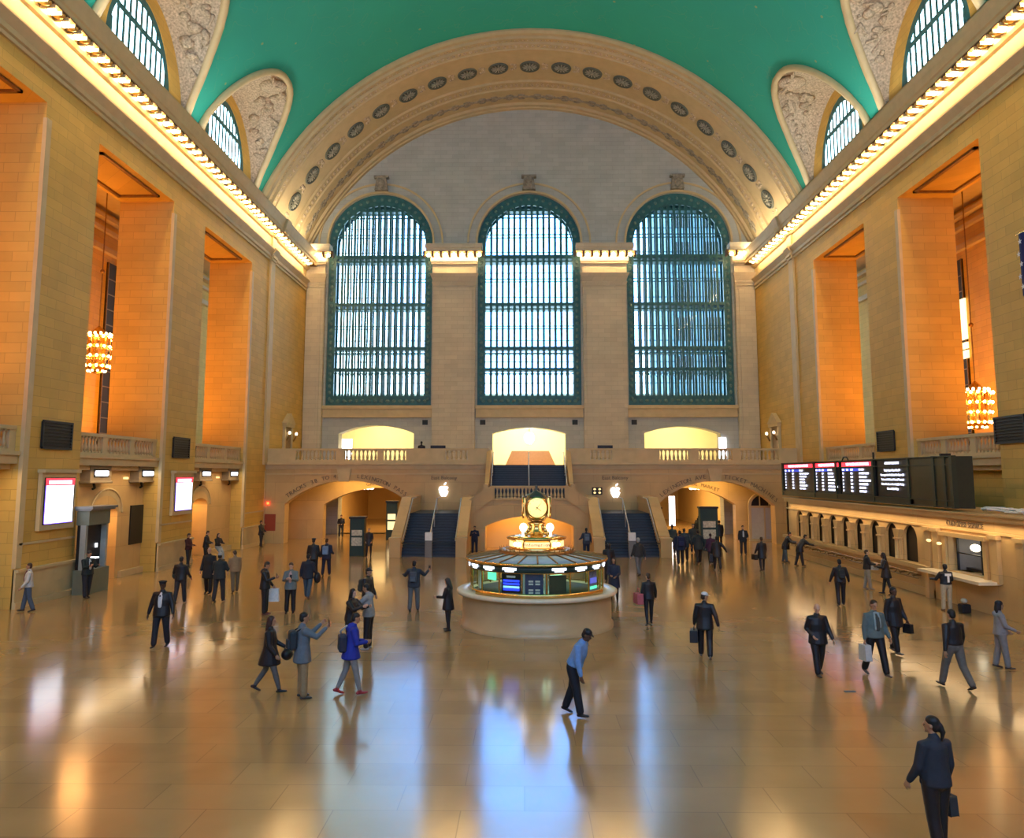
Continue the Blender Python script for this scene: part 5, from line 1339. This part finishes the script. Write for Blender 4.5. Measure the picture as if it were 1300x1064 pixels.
# -- group left of centre
p=person(-3.76,17.56,1.74,110,'person in royal blue jacket and grey leggings with red shoes',(.015,.03,.30),(.20,.20,.20),(.28,.02,.03),'m','k',stride=19,lead=1,lean=6,arms=((10,6,80,30),(14,6,80,30)),coat=.16,skirt='tight',hood=True,head=(10,0))
g=empty('shoulder_bag',p['back'],p['ang']); tag(g,'dark bag with a white strap on the back of the royal blue jacket','bag')
m_=MB(); m_.box(-.17,.17,-.10,.07,-.3,.05); m_.build('bag_body',cmat((.02,.025,.05)),g,bevel=.04); m_=MB(); m_.tube([(-.2,.02,-.1),(-.02,-.06,.12),(.16,.05,.26)],.02,6); m_.build('strap',cmat((.55,.55,.55)),g)
p=person(-4.99,25.67,1.74,70,'man in black cap and black backpack beyond the hugging pair',BK,(.05,.055,.06),BK,'m','k',stride=10,arms=((5,8,20),(5,8,20)),coat=.08,hat=('cap',BK)); backpack(p,'black backpack with grey trim behind the hugging pair',(.03,.035,.03))
p=person(-4.24,22.03,1.76,262,'person in light grey hooded top hugging a dark haired companion',(.24,.26,.27),BK,(.35,.35,.33),'m','k',arms=((48,12,55,28),(44,14,60,20)),coat=.06,hood=True,head=(10,0),lean=5)
p=person(-4.62,21.5,1.70,70,'dark haired person in black vest embraced by the grey hooded companion',BK,BK,BK,'l','k',hairlen=1,female=True,arms=((48,10,60,25),(52,10,60,25)),coat=.05,head=(-4,0),lean=4)
p=person(-4.74,17.3,1.79,118,'man in grey blue parka and khaki trousers raising a phone',(.10,.135,.17),KH,(.05,.045,.04),'m','k',arms=((62,8,70,10),(62,8,72,6)),coat=.20,head=(2,0)); backpack(p,'dark backpack on the grey blue parka',(.02,.03,.04)); phone(p,1,'phone raised by the man in the grey blue parka')
p=person(-5.57,17.72,1.66,96,'person with long dark hair in black coat and tall boots walking right',BK,(.10,.095,.09),BK,'m','r',hairlen=1.4,female=True,stride=26,lead=1,arms=((18,5,45,10),(8,5,30)),coat=.28,boots=True)
handbag(p,0,'furry black bag at the hand of the booted walker',BK,.26,.24,.18,'handbag',.02,bulge=True)
p=person(-8.83,27.32,1.78,95,'man in black hooded top reading a phone beside the person in pink',BK,BK,(.14,.04,.025),'m','k',arms=((10,6,30),(26,6,85,15)),coat=.10,hood=True,head=(22,0)); phone(p,1,'phone read by the man in the black hooded top')
handbag(p,0,'white shopping bag with dark print between the two people reading phones',(.72,.72,.68),.38,.44,.14,'shopping_bag',.05)
p=person(-8.04,27.64,1.72,5,'person in open grey cardigan over a pink top looking down at the hands',(.14,.17,.17),BK,BK,'l','b',hairlen=.5,female=True,arms=((20,8,88,40),(20,8,88,40)),coat=.12,head=(18,0),collar=(.45,.30,.29)); phone(p,0,'pale phone held by the person in the pink top',True)
p=person(-8.3,30.76,1.70,172,'person in dark coat and blue jeans walking away left of centre',(.015,.02,.035),(.04,.085,.13),(.10,.07,.06),'m','k',stride=18,lead=-1,arms=((-10,10,14),(4,10,40)),coat=.15)
handbag(p,1,'dark coat slung over the arm of the jeans walker',BK,.35,.42,.16,'folded_coat',-.12,'coat',True)
p=person(-9.77,37.04,1.78,180,'person in black with a flat dark hat walking toward the left arch',BK,BK,BK,'m','k',stride=10,arms=((5,10,20),(5,10,20)),coat=.16,hat=('peak',BK),detail=0)
p=person(-9.3,37.61,1.73,178,'person with pale blue backpack beside the dark hatted walker',NV,(.012,.015,.035),BK,'l','b',stride=12,arms=((5,8,20),(5,8,60)),coat=.14,detail=0); backpack(p,'pale blue backpack on the walker near the left arch',(.16,.24,.38))
p=person(-9.99,22.14,1.80,2,'uniformed officer in black jacket, white shirt and peaked cap walking toward the viewer',BK,(.014,.016,.025),BK,'d','k',hairlen=0,stride=12,lead=1,arms=((8,17,14),(-4,17,14)),coat=.12,hat=('peak',(.01,.01,.014)),collar=(.62,.62,.62))
m_=MB(); m_.prism([(-.02,1.42),(.02,1.42),(.035,1.18),(0,1.12),(-.035,1.18)],'y',.145,.16); t_=m_.build('necktie',cmat(BK),p['root'])
p=person(-12.7,29.57,1.70,178,'man in black jacket with a round shoulder bag walking away at left',BK,(.025,.025,.03),BK,'m','k',stride=12,lead=1,arms=((12,18,70),(6,12,40)),coat=.08)
handbag(p,0,'round dark satchel of the man walking away at left',(.03,.05,.045),.30,.28,.14,'satchel',-.05,bulge=True)
p=person(-12.58,31.9,1.82,-4,'bald man in a long dark overcoat facing the viewer',(.014,.014,.016),BK,BK,'l','bald',stride=10,lead=-1,arms=((5,8,20),(5,8,20)),coat=.34)
p=person(-11.41,29.96,1.80,175,'man in dark jacket and pale grey cap seen from behind',(.02,.028,.03),(.022,.025,.03),BK,'m','k',stride=9,arms=((20,14,70,30),(20,14,70,30)),coat=.12,hat=('beanie',(.30,.31,.30)))
p=person(-11.67,32.33,1.68,215,'stooping man in tan jacket and khaki trousers',(.24,.16,.09),(.15,.12,.075),(.08,.035,.02),'l','b',stride=14,lead=1,lean=14,arms=((8,6,20),(8,6,20)),coat=.08,head=(14,0))
p=person(-17.3,52.4,1.72,80,'person in black leaning at the last left pier',BK,BK,BK,'m','k',stride=8,lean=-4,arms=((12,6,50,20),(12,6,50,20)),coat=.16,detail=0)
p=person(-17.35,41.2,1.70,82,'thin person in dark red and black leaning on the second left pier',(.05,.012,.014),BK,BK,'m','k',stride=8,lean=-5,arms=((14,5,70,20),(14,5,70,20)),coat=.05,head=(16,0),detail=0)
p=person(-17.3,43.3,1.70,95,'person in black jacket leaning beside the second lit screen',BK,BK,BK,'l','b',lean=4,arms=((14,10,60,30),(14,10,60,30)),coat=.12,detail=0,head=(16,0))
p=person(-17.1,44.5,1.62,60,'person in black top and pale washed jeans crouched against the left wall',BK,(.30,.33,.33),BK,'l','k',hairlen=1,female=True,sit=50,arms=((30,8,60,20),(30,8,60,20)),coat=-1,detail=0)
p=person(-16.8,30.7,1.80,62,'man in black jacket leaning by the pillared booth reading a phone',(.012,.02,.022),(.015,.018,.026),BK,'m','k',stride=10,arms=((28,8,80,20),(28,8,80,20)),coat=.08,head=(20,0),collar=(.42,.45,.46)); phone(p,1,'lit phone in the hands of the man by the pillared booth',True)
p=person(-17.2,27.7,1.66,-60,'person in white and maroon top and jeans at the left edge',(.50,.50,.50),(.06,.09,.14),BK,'m','r',stride=14,arms=((10,8,30),(5,8,30)),coat=.05,scarf=(.16,.03,.04))
# -- right half
p=person(13.05,47.9,1.72,-4,'man in dark suit and pale shirt standing right of the right arch',(.014,.017,.022),(.014,.017,.022),BK,'l','b',arms=((10,14,60,30),(4,10,20)),coat=.14,collar=(.35,.42,.50),detail=0)
p=person(11.73,39.76,1.66,188,'person in black coat with a wide bag before the ticket counter',BK,BK,BK,'m','b',female=True,stride=10,arms=((5,16,20),(5,8,20)),coat=.30,boots=True,detail=0)
handbag(p,0,'wide black bag of the person before the ticket counter',BK,.42,.26,.16,'handbag',.0)
p=person(14.1,43.6,1.70,70,'person in dark coat bending over the far end of the ticket counter',BK,(.05,.08,.10),BK,'m','k',lean=26,stride=8,arms=((50,10,40),(50,10,40)),coat=.2,detail=0)
p=person(14.3,41.9,1.72,95,'person in black leaning on the ticket counter beside a bending companion',BK,BK,BK,'m','k',lean=32,stride=12,arms=((60,10,30),(60,10,30)),coat=.2,detail=0)
p=person(9.6,40.05,1.68,172,'person in black coat swinging the right arm out before the right arch',BK,BK,BK,'m','k',stride=20,lead=-1,arms=((5,10,14),(-10,34,14)),coat=.26,detail=0)
handbag(p,0,'black bag hanging low at the side of the arm swinging walker',BK,.34,.36,.16,'handbag',.0)
p=person(8.24,42.45,1.78,182,'tall person with bulky navy pack leftmost in the crowd by the dark kiosk',NV,BK,BK,'m','k',stride=10,arms=((5,12,20),(5,12,20)),coat=.18,fat=1.2,detail=0); backpack(p,'bulky navy backpack in the crowd by the dark kiosk',(.015,.02,.06),1.25)
p=person(8.85,44.38,1.78,170,'person in slate coat in the middle of the crowd by the dark kiosk',(.03,.05,.07),BK,BK,'m','k',arms=((5,12,20),(5,12,20)),coat=.2,fat=1.15,detail=0)
p=person(9.32,43.0,1.80,184,'person in black coat in front of the crowd by the dark kiosk',(.015,.028,.035),BK,BK,'m','k',stride=20,arms=((5,14,20),(5,14,20)),coat=.2,fat=1.1,detail=0)
p=person(9.95,42.9,1.60,185,'shorter person in dark purple coat at the right of the crowd',(.06,.02,.05),BK,BK,'l','r',female=True,stride=14,arms=((5,8,20),(5,8,20)),coat=.24,detail=0)
p=person(8.9,48.2,1.76,180,'person in grey green coat half hidden behind the crowd',(.04,.06,.06),BK,BK,'m','k',arms=((5,8,20),(5,8,20)),coat=.2,detail=0)
p=person(10.3,48.9,1.74,0,'person in dark jacket walking out of the right arch behind the crowd',(.03,.04,.04),BK,BK,'l','b',stride=14,arms=((5,8,20),(5,8,20)),coat=.12,detail=0)
p=person(12.0,51.0,1.72,182,'person in black coat with an olive bag walking into the right arch',BK,BK,BK,'m','k',stride=12,arms=((5,12,20),(5,10,20)),coat=.2,detail=0)
handbag(p,0,'olive bag of a walker entering the right arch',(.12,.13,.03),.3,.3,.14,'tote_bag',.0)
p=person(12.75,52.4,1.76,184,'taller companion in black beside the walker with the olive bag',BK,BK,BK,'m','k',stride=10,arms=((5,8,20),(5,8,20)),coat=.22,detail=0)
p=person(12.2,56.2,1.72,150,'person in dark jacket under the right arch',(.02,.03,.03),BK,BK,'m','k',stride=16,arms=((5,14,20),(5,14,20)),coat=.1,detail=0)
p=person(12.7,58.2,1.76,165,'person in dark coat further in under the right arch',(.03,.025,.02),BK,BK,'m','k',stride=16,arms=((5,14,60),(5,14,20)),coat=.16,detail=0)
p=person(8.75,53.4,1.66,185,'person in black slipping past the right stair into the passage',BK,BK,BK,'m','k',stride=12,arms=((5,8,20),(5,8,20)),coat=.2,detail=0)
p=person(-13.9,60.5,1.70,0,'person in black standing with hands together under the left arch',BK,(.03,.035,.04),BK,'l','b',arms=((12,8,60,35),(12,8,60,35)),coat=.06,detail=0)
p=person(-10.9,66.0,1.78,190,'person in slate coat deep in the left passage',(.03,.05,.06),BK,BK,'m','k',stride=18,arms=((5,12,20),(5,12,20)),coat=.18,detail=0)
p=person(-9.9,66.6,1.72,0,'person in dark teal jacket deep in the left passage',(.02,.045,.05),BK,BK,'l','g',stride=14,arms=((5,10,40),(5,10,20)),coat=.12,detail=0)
p=person(-8.35,61.4,1.76,182,'broad person in navy jacket walking into the left passage',NV,(.03,.04,.06),BK,'m','k',stride=12,arms=((5,16,20),(5,16,20)),coat=.06,fat=1.25,detail=0)
p=person(-7.55,64.0,1.70,184,'person in black coat beside the left stair in the passage',BK,BK,BK,'m','k',stride=10,arms=((5,10,20),(5,10,20)),coat=.2,detail=0)
p=person(11.47,29.41,1.66,178,'man in black jacket walking away toward the ticket counter',BK,BK,BK,'m','k',stride=10,lead=1,arms=((4,18,14),(4,18,14)),coat=.06)
backpack(p,'small dark day pack on the man nearing the ticket counter',(.02,.025,.03),.8)
p=person(14.2,33.5,1.62,80,'person in dark jacket and pale trousers at the ticket counter rail',(.014,.014,.018),(.26,.24,.20),(.2,.18,.16),'l','b',stride=8,arms=((20,6,70,25),(20,6,70,25)),coat=.05)
p=person(14.35,32.1,1.64,250,'person with big dark hair and grey scarf leaning by the counter rail',BK,(.014,.014,.016),BK,'d','k',hairlen=1.2,female=True,stride=14,lean=6,arms=((20,6,80,25),(20,6,60,25)),coat=.24,scarf=(.25,.25,.24),boots=True)
handbag(p,1,'pale strapped bag held by the person with the grey scarf',(.35,.34,.3),.3,.16,.1,'handbag',-.1)
p=person(14.75,28.4,1.62,182,'person in black and white jersey at the lit ticket window',BK,(.48,.38,.24),(.06,.03,.02),'d','k',stride=0,arms=((28,22,60,10),(20,16,60,10)),coat=-1)
m_=MB(); m_.prism([(-.10,1.28),(.12,1.28),(.12,1.2),(.05,1.2),(.05,.98),(-.02,.98),(-.02,1.2),(-.10,1.2)],'y',-.155,-.145); m_.build('jersey_print',M['white'],p['root'])
g=empty('duffel_bag',(15.1,27.95,0)); tag(g,'black bag with pale top standing on the floor at the ticket window','bag'); m_=MB(); m_.box(-.16,.16,-.15,.15,0,.30); m_.build('bag_body',cmat(BK),g,bevel=.04); m_=MB(); m_.ell((0,0,.4),.1,.13,.09,10,8); m_.build('bag_contents',cmat((.5,.45,.35)),g)
p=person(-7.3,56.2,1.70,180,'person in black standing on the end balcony, left',BK,BK,BK,'m','k',detail=0,zbase=ZF,coat=.1)
o=MB().box(-.12,.12,-.03,.03,0,.02).build('dropped_paper',cmat((.16,.15,.15)),None,(7.1,17.95,.0)); tag(o,'small dark scrap lying on the floor below the plastic bag','scrap')
# ------------------------------------------------------------------ light, sky, camera
def area(name,loc,rot,sx,sy,power,col,portal=False,spread=None):
    l=bpy.data.lights.new(name,'AREA'); l.shape='RECTANGLE'; l.size=sx; l.size_y=sy; l.energy=power; l.color=col
    if portal: l.cycles.is_portal=True
    if spread: l.spread=spread
    o=bpy.data.objects.new(name,l); COL.objects.link(o); o.location=loc; o.rotation_euler=rot; return o
WARM=(1,.68,.34); ORANGE=(1,.37,.045)
# uplights lying on the cornices, washing the vault
area('cornice_uplight',(XL+.75,23,23.0),(0,pi+R_(20),0),.5,58,1300,(1,.95,.86))
area('cornice_uplight',(XR-.75,23,23.0),(0,pi-R_(20),0),.5,58,1300,(1,.95,.86))
area('cornice_uplight',(XL+.75,58.5,23.0),(0,pi+R_(15),0),.5,9,260,(1,.80,.5))
area('cornice_uplight',(XR-.75,58.5,23.0),(0,pi-R_(15),0),.5,9,260,(1,.80,.5))
for s,X in ((-1,XL),(1,XR)):
    for b in BAYS[1:]:
        y=(b[0]+b[1])/2
        area('aisle_uplight',(X+s*5.5,y,6.6),(pi,0,0),2.0,4.5,640,ORANGE)
# west light: daylight and lamps of the hall behind the camera come through the west openings (portals)
for y,rx in ((YE+1.9,-pi/2),(Y0-1.3,pi/2)):
    for a,b in WINS: area('daylight_portal',((a+b)/2,y,19.3),(rx,0,0),b-a+.4,18.6,1,(1,1,1),True)
# lamps tucked under the gallery ledges; unseen floor fill added under the ticket office cornice
for b in BAYS[2:]: area('gallery_lamp',(XL+.1,(b[0]+b[1])/2,4.95),(0,-R_(6),0),.25,b[1]-b[0]-1,70,WARM)
area('counter_fill',(XO-.3,38.5,3.05),(0,R_(6),0),.2,18,110,WARM); area('counter_fill',(XO-.3,27.5,3.05),(0,R_(6),0),.2,5,35,WARM)  # added fill that brightens the floor along the counter
# passages and rooms beyond the end wall
for x in (-11,12): area('passage_light',(x,57.5,4.6),(0,0,0),6,1.5,260,(1,.62,.22)); area('passage_light',(x,70,4.3),(0,0,0),6,10,900,(1,.66,.25))
for x,p in ((-12,420),(.4,700),(12.8,420)): area('room_light',(x,68,10.4),(0,0,0),5,3,p,(1,.82,.42))
area('niche_light',(.35,51.2,2.85),(0,0,0),4,.6,130,(1,.6,.2))
for y in (35.6,46): area('doorway_light',(-19.5,y,3.2),(0,0,0),.8,1.2,40,(1,.55,.18))
area('booth_light',(BX_,BY_,1.98),(0,0,0),1.6,1.6,60,(.75,1,.75))
area('office_light',(17.0,28.9,2.4),(0,0,0),.8,2,4,(1,.95,.9))
w=bpy.data.worlds.new('sky'); SC.world=w; w.use_nodes=True; nt=w.node_tree; bg=nt.nodes['Background']
tc=nt.nodes.new('ShaderNodeTexCoord'); sp=nt.nodes.new('ShaderNodeSeparateXYZ'); nt.links.new(tc.outputs['Generated'],sp.inputs[0])
# pale blue overcast, brightest low towards the sun straight ahead
vm=nt.nodes.new('ShaderNodeVectorMath'); vm.operation='DOT_PRODUCT'; nt.links.new(tc.outputs['Generated'],vm.inputs[0])
d=Vector((.0,1,.27)).normalized(); vm.inputs[1].default_value=d
rp=nt.nodes.new('ShaderNodeValToRGB'); nt.links.new(vm.outputs['Value'],rp.inputs[0])
e=rp.color_ramp.elements; e[0].position=.5; e[0].color=(.10,.17,.30,1); e[1].position=.994; e[1].color=(.16,.40,1.0,1)
q=e.new(.93); q.color=(.34,.44,.48,1); q=e.new(.975); q.color=(.44,.58,.66,1)
nt.links.new(rp.outputs[0],bg.inputs['Color']); bg.inputs['Strength'].default_value=17
cam=bpy.data.cameras.new('camera'); co=bpy.data.objects.new('camera',cam); COL.objects.link(co); SC.camera=co
cam.sensor_fit='HORIZONTAL'; cam.sensor_width=36; cam.lens=36*1000/1300; cam.shift_x=0; cam.shift_y=-(532-487.5)/1300
cam.clip_end=400
th=math.atan(115.5/1000); yw=math.atan(15/1000/cos(th))
co.location=(0,0,4.7); co.rotation_euler=(pi/2+th,0,yw)
SC.view_settings.view_transform='Standard'; SC.view_settings.look='None'; SC.view_settings.gamma=1; SC.view_settings.use_curve_mapping=False
SC.view_settings.exposure=0.33
SC.cycles.use_denoising=True; SC.cycles.max_bounces=8; SC.cycles.diffuse_bounces=5; SC.cycles.glossy_bounces=3; SC.cycles.transparent_max_bounces=8; SC.cycles.sample_clamp_indirect=6
SC.cycles.use_light_tree=True
